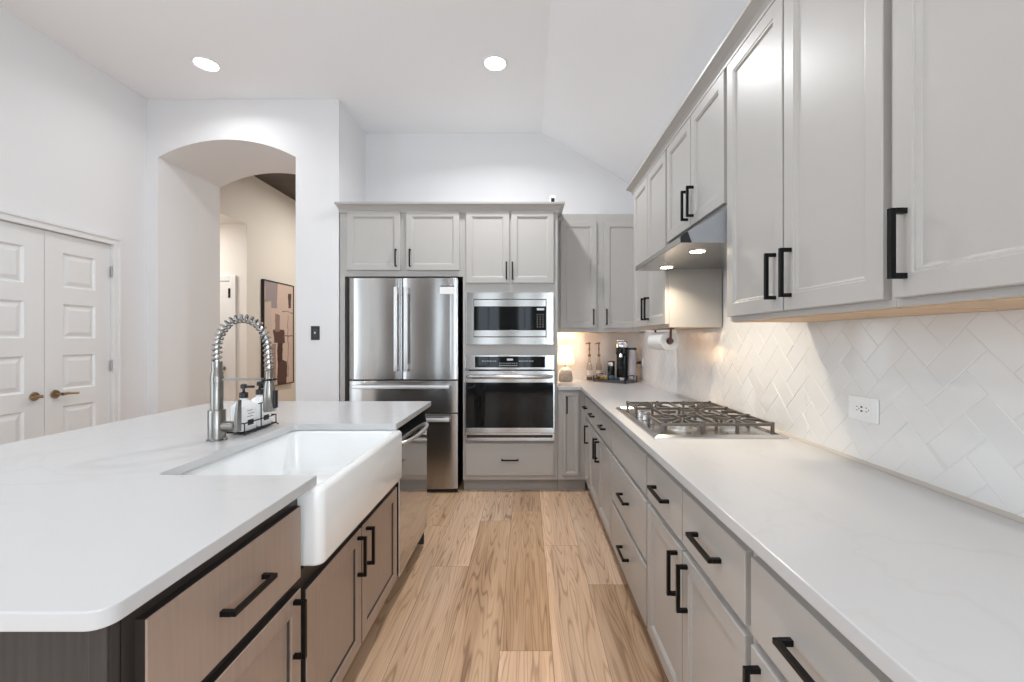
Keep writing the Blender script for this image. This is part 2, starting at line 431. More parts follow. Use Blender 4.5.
for wx, ww in WINS:
    wn += 1; f = MB(); x0, x1 = wx - ww / 2, wx + ww / 2
    for a, b in ((x0, x0 + 0.05), (x1 - 0.05, x1), (wx - 0.012, wx + 0.012)): f.box(a, b, YB - 0.08, YB - 0.03, WZ0, WZ1)
    for a, b in ((WZ0, WZ0 + 0.05), (WZ1 - 0.05, WZ1), (1.49, 1.53)): f.box(x0, x1, YB - 0.08, YB - 0.03, a, b)
    struct(f, 'window_%d' % wn, M_trim)
for wy, ww in LWIN:
    wn += 1; f = MB(); y0, y1 = wy - ww / 2, wy + ww / 2
    for a, b in ((y0, y0 + 0.05), (y1 - 0.05, y1), (wy - 0.02, wy + 0.02)): f.box(XL - 0.09, XL - 0.04, a, b, LZ0, LZ1)
    for a, b in ((LZ0, LZ0 + 0.05), (LZ1 - 0.05, LZ1)): f.box(XL - 0.09, XL - 0.04, y0, y1, a, b)
    struct(f, 'window_%d' % wn, M_trim)  # the widest frame belongs to the window added for light

for wy, ww in RFILLWIN:
    wn += 1; f = MB(); y0, y1 = wy - ww / 2, wy + ww / 2
    for a, b in ((y0, y0 + 0.05), (y1 - 0.05, y1), (wy - 0.02, wy + 0.02)): f.box(XR + 0.03, XR + 0.08, a, b, RZ0, RZ1)
    for a, b in ((RZ0, RZ0 + 0.05), (RZ1 - 0.05, RZ1)): f.box(XR + 0.03, XR + 0.08, y0, y1, a, b)
    struct(f, 'window_%d' % wn, M_trim)  # frame of the added fill window

# arch wall: a thick wall with a segmental arch through it
AX0, AX1, AZS, AZP, AYD = -3.19, -2.0, 2.895, 3.046, 4.53
ar = [(AX0, AZS)]
hw = (AX1 - AX0) / 2; sg = AZP - AZS; R = (hw * hw + sg * sg) / (2 * sg); acx = (AX0 + AX1) / 2
for i in range(1, 24):
    x = AX0 + 2 * hw * i / 24
    ar.append((x, AZP - R + math.sqrt(R * R - (x - acx) ** 2)))
ar.append((AX1, AZS))
aw = MB()
aw.box(XL - 0.4, AX0, YA, AYD, 0, ZC + 0.02)
aw.box(AX1, XF, YA, AYD, 0, ZC + 0.02)
poly = ar + [(AX1, ZC + 0.12), (AX0, ZC + 0.12)]
aw.prism(poly, YA, AYD, 'Y')
struct(aw, 'wall_arch', M_wall, 'white wall with the arched opening to the hall', smooth=30)
# hall beyond the arch
HX, HY, HZ, HS = -3.6, 5.60, 3.453, 2.80
hb = MB()
hb.box(HX - 0.12, HX, HY, 9.0, 0, HZ + 0.02)                     # long wall carrying the picture
hb.box(HX - 0.12, HX, AYD, HY, HS, HZ + 0.02)                    # header over the side hall
hb.box(-5.4, HX - 0.001, HY, HY + 0.12, 0, HS + 0.12)            # end wall of the side hall with its door
struct(hb, 'wall_hall_left', M_hall)
struct(MB().box(-5.4, HX - 0.121, AYD, HY, HS, HS + 0.1).box(-5.5, -5.4, AYD - 0.1, HY + 0.12, 0, HS + 0.1).box(-5.4, XL - 0.4, AYD - 0.12, AYD, 0, HS + 0.1), 'wall_side_hall', M_hall)
struct(MB().box(HX, 1.0, 9.0, 9.12, 0, HZ + 0.02).box(-1.55, -1.43, AYD, 9.0, 0, HZ + 0.02), 'wall_hall_end', M_hall)
struct(MB().box(HX - 0.12, -1.43, AYD, 9.12, HZ + 0.02, HZ + 0.12), 'ceiling_hall', M_hallceil, 'dark brown hall ceiling')
l = area_light('hall_lamp', (-2.3, 6.6, 3.40), (0, 0, 0), 0.5, 0.5, 26, (1.0, 0.93, 0.83), 'DISK')
l2 = area_light('side_hall_lamp', (-4.4, 5.0, 2.78), (0, 0, 0), 0.3, 0.3, 12, (1.0, 0.96, 0.92), 'DISK')

# doors --------------------------------------------------------------
def panel_door(w, h, rows, t=0.035, mx=0.118, top=0.13, ph=0.245, pitch=0.363):
    """raised panel door leaf, local x width, front at y=0 facing -y"""
    mb = MB(); bm = mb.bm
    xs = [0, mx, w - mx, w]; zs = [0]
    for k in reversed(range(rows)):
        zt = h - top - pitch * k
        zs += [max(zt - ph, 0.05), zt]
    zs.append(h)
    def q(x0, x1, z0, z1, y=0.0): bm.faces.new([bm.verts.new(p) for p in ((x0, y, z0), (x1, y, z0), (x1, y, z1), (x0, y, z1))])
    for zi, (z0, z1) in enumerate(zip(zs, zs[1:])):
        for xi, (x0, x1) in enumerate(zip(xs, xs[1:])):
            if xi == 1 and zi % 2 == 1:
                ins = [(0, 0), (0.010, 0.012), (0.018, 0.012), (0.045, 0.003)]
                rs = [[(x0 + i, y, z0 + i), (x1 - i, y, z0 + i), (x1 - i, y, z1 - i), (x0 + i, y, z1 - i)] for i, y in ins]
                mb.loops(rs, cap0=False, cap1=True)
            else: q(x0, x1, z0, z1)
    bmesh.ops.remove_doubles(bm, verts=bm.verts, dist=1e-5)
    mb.loops([[(0, 0, 0), (w, 0, 0), (w, 0, h), (0, 0, h)], [(0, t, 0), (w, t, 0), (w, t, h), (0, t, h)]], cap0=False)
    return mb
def lever(parent, x, z, d, length=0.105):
    mb = MB().lathe((x, -0.012, z), [(0.026, 0.012), (0.030, 0.006), (0.028, 0)], 'Y', 20).cyl((x, -0.055, z), 0.010, 0.045, 'Y', 14)
    mb.tube([(x, -0.055, z), (x + d * 0.03, -0.058, z + 0.002), (x + d * 0.07, -0.058, z), (x + d * length, -0.055, z - 0.004)], 0.009, 10, rads=[0.012, 0.010, 0.009, 0.008])
    return mb.build('door_handle', M_brass, parent, smooth=40, label='brass lever handle')
leafw = (DY1 - DY0) / 2 - 0.005
for i, (nm, y0, hx, hd, lab) in enumerate((('door_1', DY0 + 0.003, leafw - 0.062, -1, 'white panelled pantry door leaf, the left one of the pair'), ('door_2', DY0 + leafw + 0.007, 0.062, 1, 'white panelled pantry door leaf, the right one of the pair'))):
    d = panel_door(leafw, DZ - 0.010, 5).build(nm, M_trim, None, (XL - 0.012, y0, 0.006))
    d.rotation_euler = (0, 0, PI / 2); d['kind'] = 'structure'; d['label'] = lab
    lever(d, hx, 0.93, hd, 0.11 if hd > 0 else 0.07)
    if i == 1:
        for hz in (0.30, 1.06, 1.80):
            MB().cyl((leafw - 0.002, -0.012, hz), 0.006, 0.09, 'Z', 10).build('hinge', M_steel2, d)
cs = MB()
for a, b in ((DY0 - 0.06, DY0), (DY1, DY1 + 0.06)):
    cs.box(XL, XL + 0.016, a, b, 0, DZ, 0.003)
    cs.box(XL, XL + 0.024, a + (0 if a < DY0 - .01 else 0.038), a + (0.022 if a < DY0 - .01 else 0.06), 0, DZ + 0.04, 0.003)
cs.box(XL, XL + 0.016, DY0 - 0.06, DY1 + 0.06, DZ, DZ + 0.06, 0.004).box(XL, XL + 0.024, DY0 - 0.06, DY1 + 0.06, DZ + 0.04, DZ + 0.065, 0.004)
cs.box(XL - T, XL - 0.055, DY0, DY1, 0, DZ)
struct(cs, 'trim_1', M_trim, 'white casing around the pantry doors')
struct(MB().box(XL, XL + 0.014, YB, DY0 - 0.06, 0, 0.13, 0.004).box(XL, XL + 0.014, DY1 + 0.06, YA, 0, 0.13, 0.004), 'baseboard_left', M_trim)
struct(MB().box(XL, AX0, YA - 0.014, YA, 0, 0.13, 0.004).box(AX1, XF, YA - 0.014, YA, 0, 0.13, 0.004), 'baseboard_arch', M_trim)
struct(MB().box(HX, HX + 0.014, HY + 0.02, 9.0, 0, 0.13, 0.004), 'baseboard_hall', M_trim)
# hall door, seen through the arch
d3 = panel_door(0.78, 2.05, 5).build('door_3', M_trim, None, (-3.81 - 0.78, HY - 0.02, 0.01)); d3['kind'] = 'structure'; d3['label'] = 'white door at the end of the side hall'
MB().lathe((0.78 - 0.07, 0, 0.94), [(0.028, 0), (0.012, -0.02), (0.012, -0.035), (0.028, -0.05), (0.024, -0.07), (0.008, -0.075)], 'Y', 18).build('door_knob', M_brass, d3, smooth=40, label='brass door knob')
MB().box(0.775, 0.80, -0.016, 0.0, 1.84, 1.96).build('hinge', M_black, d3)
struct(MB().box(-3.805, -3.725, HY - 0.03, HY - 0.0005, 0, 2.14, 0.006).box(-4.67, -3.805, HY - 0.03, HY - 0.0005, 2.065, 2.14, 0.006), 'trim_2', M_trim, 'white casing of the side hall door')

# ------------------------------------------------------------------ herringbone tile backsplash (mesh tiles over a grout bed)
def clip_poly(p, a, b, lim, keep_greater):
    out = []
    for i in range(len(p)):
        P, Q = p[i], p[(i + 1) % len(p)]
        fp = (P[a] - lim) * (1 if keep_greater else -1); fq = (Q[a] - lim) * (1 if keep_greater else -1)
        if fp >= 0: out.append(P)
        if (fp >= 0) != (fq >= 0):
            t = fp / (fp - fq); out.append((P[0] + t * (Q[0] - P[0]), P[1] + t * (Q[1] - P[1])))
    return out
def inset_poly(p, d):
    n = len(p); ln = []
    cx = sum(q[0] for q in p) / n; cy = sum(q[1] for q in p) / n
    for i in range(n):
        (x0, y0), (x1, y1) = p[i], p[(i + 1) % n]
        L = math.hypot(x1 - x0, y1 - y0)
        if L < 1e-6: return None
        nx, ny = -(y1 - y0) / L, (x1 - x0) / L
        if (cx - x0) * nx + (cy - y0) * ny < 0: nx, ny = -nx, -ny
        ln.append((nx, ny, nx * (x0 + nx * d) + ny * (y0 + ny * d)))
    out = []
    for i in range(n):
        a, b = ln[i - 1], ln[i]; D = a[0] * b[1] - a[1] * b[0]
        if abs(D) < 1e-4: return None
        out.append(((a[2] * b[1] - a[1] * b[2]) / D, (a[0] * b[2] - a[2] * b[0]) / D))
    return out
def poly_area(p): return 0.5 * sum(p[i][0] * p[(i + 1) % len(p)][1] - p[(i + 1) % len(p)][0] * p[i][1] for i in range(len(p)))
def herringbone(regions, put, name, U=0.0762, o=(1.1466 + 0.0762 * 0.7071, 1.187 + 0.0762 * 0.7071), ph=0, grout=0.0014):
    mb = MB(); bm = mb.bm; s = math.sqrt(0.5)
    rnd = random.Random(3)
    def add(i0, i1, j0, j1):
        g = grout / 2
        q = [(i0 * U + g, j0 * U + g), (i1 * U - g, j0 * U + g), (i1 * U - g, j1 * U - g), (i0 * U + g, j1 * U - g)]
        pts = [(o[0] + s * (a - b), o[1] + s * (a + b)) for a, b in q]
        tx, ty = rnd.gauss(0, 0.004), rnd.gauss(0, 0.004)
        cx = sum(p[0] for p in pts) / 4; cy = sum(p[1] for p in pts) / 4
        for (a0, a1, z0, z1) in regions:
            p = pts
            for ax, lim, kg in ((0, a0, True), (0, a1, False), (1, z0, True), (1, z1, False)):
                if len(p) < 3: break
                p = clip_poly(p, ax, None, lim, kg)
            pp = []
            for k in p:
                if not pp or math.hypot(k[0] - pp[-1][0], k[1] - pp[-1][1]) > 1e-4: pp.append(k)
            if len(pp) > 2 and math.hypot(pp[0][0] - pp[-1][0], pp[0][1] - pp[-1][1]) < 1e-4: pp.pop()
            if len(pp) < 3 or abs(poly_area(pp)) < 6e-5: continue
            t = inset_poly(pp, 0.0016)
            if not t or abs(poly_area(t)) < 2e-5 or poly_area(t) * poly_area(pp) < 0: continue
            H = 0.007
            b0 = [bm.verts.new(put(k[0], k[1], 0.002)) for k in pp]; b1 = [bm.verts.new(put(k[0], k[1], H - 0.0007)) for k in pp]
            b2 = [bm.verts.new(put(k[0], k[1], H + tx * (k[0] - cx) + ty * (k[1] - cy))) for k in t]
            n = len(pp)
            for i in range(n):
                jn = (i + 1) % n
                bm.faces.new((b0[i], b0[jn], b1[jn], b1[i])); bm.faces.new((b1[i], b1[jn], b2[jn], b2[i]))
            bm.faces.new(b2)
    for i in range(-70, 71):
        for j in range(-70, 71):
            d = (i - j + ph) % 4
            if d == 0: add(i, i + 2, j, j + 1)
            elif d == 3: add(i, i + 1, j, j + 2)
    return mb
ZT, ZU = 0.9145, 1.385                       # worktop surface, underside of wall cabinets
rt = herringbone([(-0.45, 1.715, ZT + 0.002, ZU), (1.715, 2.44, ZT + 0.002, 1.70), (2.44, YW - 0.008, ZT + 0.002, ZU)], lambda a, z, h: (XR - h, a, z), 'r', ph=0)
bs = struct(rt, 'wall_right_tiles', M_tile, 'glossy white herringbone tile backsplash on the right wall')
struct(MB().box(XR - 0.0062, XR, -0.45, YW, ZT, ZU).box(XR - 0.0062, XR, 1.72, 2.44, ZU, 1.70), 'wall_right_grout', M_grout)
bt = herringbone([(0.285, XR - 0.008, ZT + 0.002, ZU)], lambda a, z, h: (a, YW - h, z), 'b', o=(0.6, 1.187))
struct(bt, 'wall_back_tiles', M_tile, 'white herringbone tile backsplash behind the table lamp')
struct(MB().box(0.27, XR, YW - 0.0062, YW, ZT, ZU), 'wall_back_grout', M_grout)
struct(MB().prism([(XR - 0.018, ZT), (XR - 0.006, ZT), (XR - 0.006, ZT + 0.010)], -0.45, YW - 0.02, 'Y'), 'trim_3', M_bead, 'thin beige bead along the backsplash')  # thin beige strip along the foot of the tiles

# ------------------------------------------------------------------ cabinets
def shaker(w, h, rail=0.058, t=0.020, flat=False, edge=False):
    """door or drawer front: local x 0..w, z 0..h, front at y=-t, back at y=0"""
    mb = MB(); e = 0.0022
    def rect(i, y): return [(i, y, i), (w - i, y, i), (w - i, y, h - i), (i, y, h - i)]
    L = [rect(0, 0), rect(0, -t + e), rect(e, -t)]
    if not flat:
        L += [rect(rail - 0.010, -t), rect(rail - 0.008, -t + 0.0025), rect(rail - 0.003, -t + 0.0030), rect(rail + 0.001, -t + 0.009), rect(rail + 0.004, -t + 0.010)]
    mb.loops(L)
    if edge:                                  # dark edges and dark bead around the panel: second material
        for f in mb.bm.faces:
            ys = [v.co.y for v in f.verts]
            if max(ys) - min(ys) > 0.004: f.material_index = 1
    return mb
def pull(parent, cx, cz, length, vertical, y0=-0.020, proj=0.034, s=0.0112):
    """square bar pull standing off the front"""
    mb = MB(); h = length / 2; yb = y0 - proj
    if vertical:
        mb.box(cx - s / 2, cx + s / 2, yb, yb + s, cz - h, cz + h, 0.0008, 1)
        for k in (-1, 1): mb.box(cx - s / 2, cx + s / 2, yb + s, y0, cz + k * (h - s / 2) - s / 2, cz + k * (h - s / 2) + s / 2)
    else:
        mb.box(cx - h, cx + h, yb, yb + s, cz - s / 2, cz + s / 2, 0.0008, 1)
        for k in (-1, 1): mb.box(cx + k * (h - s / 2) - s / 2, cx + k * (h - s / 2) + s / 2, yb + s, y0, cz - s / 2, cz + s / 2)
    return mb.build('handle', M_black, parent, label='black bar handle')
def add_door(cab, x0, x1, z0, z1, m, hx=None, hz=None, hl=0.145, rail=0.058):
    ie = m is M_isl
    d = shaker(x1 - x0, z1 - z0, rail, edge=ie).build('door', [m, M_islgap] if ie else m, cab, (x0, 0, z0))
    if hx is not None: pull(d, hx - x0, hz - z0, hl, True)
    return d
def add_drawer(cab, x0, x1, z0, z1, m, hl=0.15, handle=True, rail=None):
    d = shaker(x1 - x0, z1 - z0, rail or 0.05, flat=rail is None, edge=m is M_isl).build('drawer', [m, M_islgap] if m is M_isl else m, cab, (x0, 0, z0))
    if handle: pull(d, (x1 - x0) / 2, (z1 - z0) / 2, hl, False)
    return d
BH, TOE = 0.884, 0.105
def base_body(cab, w, depth, m=M_grey, top=BH, tm=M_toe, toe_in=0.06):
    MB().box(0, w, 0.0, depth, TOE, top).build('body', m, cab)
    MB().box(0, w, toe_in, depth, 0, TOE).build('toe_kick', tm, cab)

# ---- right-hand base run: local x runs from the far end towards the photographer
XB = 0.513                                  # face frame of the right base run
def rbase(yfar, w, label):
    return thing('base_cabinet', label, 'cabinet', (XB, yfar, 0), -PI / 2, 'grey base cabinets under the long worktop')
DPT = XR - XB - 0.004
G = 0.012
c = rbase(3.765, 0.288, 'narrow grey base cabinet in the far corner with one drawer over one door')
base_body(c, 0.288, DPT)
add_drawer(c, 0.05, 0.288 - G, 0.67, 0.838, M_grey, 0.10)
add_door(c, 0.05, 0.288 - G, 0.125, 0.645, M_grey, 0.25, 0.55)
c = rbase(3.475, 0.912, 'wide grey base cabinet left of the cooktop drawers, two drawers over two doors')
base_body(c, 0.912, DPT)
for a, b, hx in ((G, 0.452, 0.412), (0.460, 0.912 - G, 0.500)):
    add_drawer(c, a, b, 0.67, 0.838, M_grey, 0.13)
    add_door(c, a, b, 0.125, 0.645, M_grey, hx, 0.55)
c = rbase(2.56, 0.758, 'grey drawer cabinet under the gas cooktop with plain top panel')
base_body(c, 0.758, DPT)
add_drawer(c, G, 0.758 - G, 0.67, 0.838, M_grey, handle=False)
add_drawer(c, G, 0.758 - G, 0.395, 0.645, M_grey, 0.15)
add_drawer(c, G, 0.758 - G, 0.125, 0.370, M_grey, 0.15)
c = rbase(1.80, 0.824, 'grey base cabinet right of the cooktop drawers, two drawers over two doors')
base_body(c, 0.824, DPT)
for a, b, hx in ((G, 0.408, 0.368), (0.418, 0.824 - G, 0.458)):
    add_drawer(c, a, b, 0.67, 0.838, M_grey, 0.16)
    add_door(c, a, b, 0.125, 0.645, M_grey, hx, 0.55)
c = rbase(0.974, 0.474, 'grey base cabinet nearest the photographer, one drawer over one door')
base_body(c, 0.474, DPT)
add_drawer(c, G, 0.474 - G, 0.67, 0.838, M_grey, 0.16)
add_door(c, G, 0.474 - G, 0.125, 0.645, M_grey, 0.05, 0.55)

# ---- back base cabinet, fridge surround and oven tower
YF = 3.77
c = thing('base_cabinet', 'slim grey base cabinet beside the oven tower with a single tall door', 'cabinet', (0.2665, YF, 0), 0)
MB().box(0, 0.244, 0, 0.61, TOE, BH).build('body', M_grey, c)
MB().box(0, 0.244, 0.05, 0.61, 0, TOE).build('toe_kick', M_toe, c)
add_door(c, 0.045, 0.180, 0.147, 0.857, M_grey, 0.075, 0.755, 0.145, 0.030)

CT = 2.405                                  # body top of the tall units, crown above
c = thing('fridge_cabinet', 'grey cabinet over the fridge with two doors and a full-height side panel', 'cabinet', (-1.615, YF, 0), 0)
W = 1.060
MB().box(0, W, 0, 0.60, 1.862, CT).build('body', M_grey, c)
MB().box(0, 0.040, 0, 0.60, 0.0, 1.862).build('side_panel', M_grey, c)
def dx(px, Y=YF): return (px - 527) * Y / F
def dz(py, Y=YF): return 1.317 + (339.5 - py) * Y / F
add_door(c, dx(347.6) + 1.615, dx(400.8) + 1.615, dz(270.5), dz(211.5), M_grey, dx(396.8) + 1.615, dz(258.5), 0.15)
add_door(c, dx(406.7) + 1.615, dx(459.7) + 1.615, dz(270.5), dz(211.5), M_grey, dx(408.6) + 1.615 + 0.02, dz(258.5), 0.15)

OX = -0.553
c = thing('oven_cabinet', 'tall grey cabinet tower holding the microwave and the wall oven', 'cabinet', (OX, YF, 0), 0)
W = 0.817
ob = MB()
MZ0, MZ1, VZ0, VZ1 = dz(344.0), dz(293.0), dz(440.5), dz(356)
ob.box(0, 0.045, 0, 0.61, TOE, CT).box(W - 0.045, W, 0, 0.61, TOE, CT)
ob.box(0.045, W - 0.045, 0, 0.61, TOE, VZ0 - 0.004).box(0.045, W - 0.045, 0, 0.61, VZ1 + 0.004, MZ0 - 0.004).box(0.045, W - 0.045, 0, 0.61, MZ1 + 0.004, CT)
ob.box(0.045, W - 0.045, 0.59, 0.61, VZ0 - 0.01, MZ1 + 0.01)
ob.build('body', M_grey, c)
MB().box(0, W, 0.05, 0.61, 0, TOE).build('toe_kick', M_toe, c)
add_door(c, dx(466.3) - OX, dx(509.4) - OX, dz(283.2), dz(211.5), M_grey, dx(506.6) - OX, dz(271.3), 0.15)
add_door(c, dx(511.2) - OX, dx(553.6) - OX, dz(283.2), dz(211.5), M_grey, dx(512.6) - OX, dz(271.3), 0.15)
add_drawer(c, dx(466.3) - OX, dx(553.6) - OX, dz(474.8), dz(443), M_grey, 0.145)
# crown moulding over both tall units
cr = MB()
x0, x1 = -1.615, OX + W
pf = [(0.0, 2.412), (0.008, 2.412), (0.010, 2.424), (0.018, 2.440), (0.036, 2.460), (0.058, 2.474), (0.060, 2.489), (0.0, 2.489)]     # (how far out, height)
cr.loops([[(x0 - p * 0.45, YF - p, z) for p, z in pf], [(x1 + p, YF - p, z) for p, z in pf], [(x1 + p, YW - 0.003, z) for p, z in pf]])
cr.box(x0, x1, YF, YW - 0.003, 2.4055, 2.4885)
tr = struct(cr, 'trim_4', M_grey, 'grey crown moulding above the fridge and oven cabinets')

# ---- wall cabinets on the back wall
c = thing('wall_cabinet', 'grey two-door wall cabinet on the back wall above the table lamp', 'cabinet', (0.2665, 4.06, 0), 0)
W = XR - 0.2665 - 0.003
MB().box(0, W, 0, YW - 4.06 - 0.003, 1.387, 2.485).build('body', M_grey, c)
MB().box(0.02, W - 0.02, 0.02, YW - 4.06 - 0.01, 1.383, 1.3869).build('bottom_panel', M_rawwood, c, label='pale wood underside')
yd = 4.04
add_door(c, dx(560.4, yd) - 0.2665, dx(596.7, yd) - 0.2665, dz(328.0, yd), dz(221.3, yd), M_grey, dx(595.5, yd) - 0.2665 - 0.02, dz(317, yd), 0.145)
add_door(c, dx(604.2, yd) - 0.2665, 1.055 - 0.2665, dz(328.0, yd), dz(221.3, yd), M_grey, dx(606.4, yd) - 0.2665, dz(317, yd), 0.145)

# ---- wall cabinets on the right wall
XU = 0.80
UD = XR - XU - 0.009
def rupper(yfar, w, label, z0=1.387):
    c = thing('wall_cabinet', label, 'cabinet', (XU, yfar, 0), -PI / 2, 'grey wall cabinets along the right wall')
    MB().box(0, w, 0, UD, z0, 2.41).build('body', M_grey, c)
    MB().box(0.004, w - 0.004, 0.006, UD, z0 - 0.003, z0).build('bottom_panel', M_rawwood, c, label='pale wood underside')
    return c
c = rupper(3.205, 0.757, 'far grey wall cabinet left of the range hood, two tall doors above paper towels')
add_door(c, G, 0.374, 1.405, 2.385, M_grey, 0.345, 1.515)
add_door(c, 0.382, 0.757 - G, 1.405, 2.385, M_grey, 0.415, 1.515)
c = rupper(2.446, 0.728, 'short grey wall cabinet over the range hood, two square-ish doors', 1.842)
add_door(c, G, 0.360, 1.858, 2.385, M_grey, 0.330, 1.965)
add_door(c, 0.368, 0.728 - G, 1.858, 2.385, M_grey, 0.400, 1.965)
c = rupper(1.715, 0.770, 'grey two-door wall cabinet right of the range hood')
add_door(c, G, 0.381, 1.405, 2.385, M_grey, 0.345, 1.515)
add_door(c, 0.389, 0.770 - G, 1.405, 2.385, M_grey, 0.425, 1.515)
c = rupper(0.944, 0.474, 'grey single-door wall cabinet nearest the photographer above the outlet')
add_door(c, G, 0.474 - G, 1.405, 2.385, M_grey, 0.045, 1.515)
cr = MB()
pf = [(0.0, 2.385), (0.022, 2.385), (0.022, 2.396), (0.030, 2.410), (0.046, 2.424), (0.060, 2.434), (0.060, 2.447), (0.0, 2.447)]
ye = 3.205
cr.loops([[(XR - 0.004, ye + p, z) for p, z in pf], [(XU - p, ye + p, z) for p, z in pf], [(XU - p, 0.47, z) for p, z in pf]])
cr.box(XU, XR - 0.004, 0.47, ye, 2.4105, 2.4465)
struct(cr, 'trim_5', M_grey, 'grey crown moulding above the right wall cabinets')

# ------------------------------------------------------------------ worktops
XE = 0.4615
YE = 3.738
wt = MB().prism([(XE, 0.35), (XR - 0.001, 0.35), (XR - 0.001, YW - 0.001), (0.2665, YW - 0.001), (0.2665, YE), (XE, YE)], BH + 0.0005, 0.914, 'Z', 0.003)
o = wt.build('worktop', M_quartz); tag(o, 'white quartz worktop on the grey base cabinets, L-shaped, carrying the cooktop', 'countertop')

IX0, IX1, IY0, IY1 = -2.02, -0.625, 0.6436, 2.848
SY0, SY1, SX0 = 1.298, 2.083, -1.112        # cut-out for the sink
def arc(cx, cy, r, a0, a1, n=6): return [(cx + r * math.cos(a0 + (a1 - a0) * i / n), cy + r * math.sin(a0 + (a1 - a0) * i / n)) for i in range(n + 1)]
r = 0.03; rc = 0.035
pl = arc(IX0 + r, IY0 + r, r, PI, 1.5 * PI) + arc(IX1 - r, IY0 + r, r, 1.5 * PI, 2 * PI)
pl += [(IX1, SY0)] + arc(SX0 + rc, SY0 + rc, rc, 1.5 * PI, PI) + arc(SX0 + rc, SY1 - rc, rc, PI, 0.5 * PI) + [(IX1, SY1)]
pl += arc(IX1 - 0.006, IY1 - 0.006, 0.006, 0, PI / 2, 3) + arc(IX0 + r, IY1 - r, r, PI / 2, PI)
o = MB().prism(pl, BH + 0.0005, 0.914, 'Z', 0.003).build('island_worktop', M_quartz)
tag(o, 'large white quartz island top with rounded corners, cut out around the sink', 'countertop')

# ------------------------------------------------------------------ island
XI = -0.665                                  # face frame of the island fronts
def ibase(yn, label): return thing('island_cabinet', label, 'cabinet', (XI, yn, 0), PI / 2, 'brown cabinets of the island')
c = ibase(0.715, 'brown island cabinet nearest the photographer, one drawer over one door')
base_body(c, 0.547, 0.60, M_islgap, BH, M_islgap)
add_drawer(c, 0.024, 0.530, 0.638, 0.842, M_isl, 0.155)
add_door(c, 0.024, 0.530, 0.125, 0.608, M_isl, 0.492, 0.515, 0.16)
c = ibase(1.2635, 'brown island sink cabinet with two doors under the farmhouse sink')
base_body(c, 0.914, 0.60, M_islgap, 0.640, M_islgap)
add_door(c, 0.012, 0.437, 0.125, 0.585, M_isl, 0.398, 0.490, 0.15)
add_door(c, 0.447, 0.902, 0.125, 0.585, M_isl, 0.487, 0.490, 0.15)
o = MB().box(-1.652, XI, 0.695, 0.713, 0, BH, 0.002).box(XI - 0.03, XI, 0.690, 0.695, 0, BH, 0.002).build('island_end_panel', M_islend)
tag(o, 'brown wood end panel of the island with painted-in shade, facing the photographer', 'panel')
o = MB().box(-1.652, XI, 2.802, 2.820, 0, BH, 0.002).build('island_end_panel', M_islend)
tag(o, 'brown wood end panel with painted-in shade at the far end of the island beside the dishwasher', 'panel')
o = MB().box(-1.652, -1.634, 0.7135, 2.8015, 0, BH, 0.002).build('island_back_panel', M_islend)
tag(o, 'brown wood back panel with painted-in shade under the seating overhang of the island', 'panel')

# dishwasher (faces +x like the island fronts)
dw = thing('dishwasher', 'stainless steel dishwasher at the far end of the island', 'dishwasher', (XI, 2.187, 0), PI / 2)
MB().box(0.004, 0.606, 0.002, 0.58, 0.105, 0.872).build('body', M_blackgap, dw)
MB().box(0.004, 0.606, 0.06, 0.5, 0.0, 0.104).build('toe_kick', M_blackgap, dw)
MB().box(0.004, 0.606, -0.024, 0.0, 0.118, 0.775, 0.004).build('door_panel', M_mirror, dw)
MB().prism([(-0.024, 0.778), (0.0, 0.778), (0.0, 0.868), (-0.006, 0.868)], 0.004, 0.606, 'X', 0.002).build('control_panel', M_mirror, dw)
hp = [(0.05 + 0.51 * i / 16, -0.030 - 0.036 * math.sin(PI * i / 16) ** 0.6, 0.788) for i in range(17)]
MB().tube([(0.05, -0.012, 0.788)] + hp + [(0.56, -0.012, 0.788)], 0.0095, 10).build('handle', M_bar, dw, smooth=50)

# farmhouse sink
sk = MB(); AX, BX = -0.598, -1.150
SA, SB = 1.272, 2.108
RR = 0.028
def sl(i, z, r): return rrect(BX + i, AX - i, SA + i, SB - i, max(r - i * 0.5, 0.004), z, 6)
def il(i, z, r): return rrect(BX + 0.028 + i, AX - 0.036 - i, SA + 0.030 + i, SB - 0.030 - i, r, z, 6)
sk.loops([sl(0.010, 0.652, RR), sl(0.003, 0.655, RR), sl(0, 0.664, RR), sl(0, 0.866, RR), sl(0.003, 0.876, RR), sl(0.010, 0.882, RR),
          il(-0.012, 0.882, 0.05), il(-0.004, 0.878, 0.05), il(0, 0.868, 0.05), il(0.006, 0.72, 0.05), il(0.014, 0.692, 0.05), il(0.035, 0.682, 0.05)])
o = sk.build('farmhouse_sink', M_porc, smooth=50)
tag(o, 'white porcelain farmhouse sink with a deep apron in the island', 'sink')
MB().lathe((-0.88, 1.69, 0.6822), [(0.045, 0), (0.043, 0.003), (0.030, 0.001), (0.004, 0.001)], 'Z', 24).build('drain', M_steel2, o)
o.children[0].parent = o

# faucet: base at FX, FY, spring arch reaching over the sink
FX, FY, FZ = -1.243, 1.748, 0.914
k = FY / F
fa = thing('kitchen_faucet', 'brushed nickel spring faucet standing behind the farmhouse sink', 'faucet', (FX, FY, FZ))
MB().lathe((0, 0, 0), [(0.036, 0), (0.036, 0.004), (0.031, 0.008), (0.031, 0.118), (0.029, 0.122), (0.022, 0.123), (0.022, 0.27), (0.019, 0.275), (0.019, 0.315)], 'Z', 28).build('body', M_brushed, fa, smooth=35)
lv = MB().cyl((0.025, 0, 0.055), 0.021, 0.05, 'X', 20, bev=0.003)
lv.build('valve', M_brushed, fa, smooth=35)
MB().loops([rrect(0.073, 0.090, -0.017, 0.017, 0.007, 0.034), rrect(0.076, 0.091, -0.016, 0.016, 0.006, 0.09), rrect(0.084, 0.093, -0.012, 0.012, 0.004, 0.160)]).build('lever', M_brushed, fa, smooth=40)
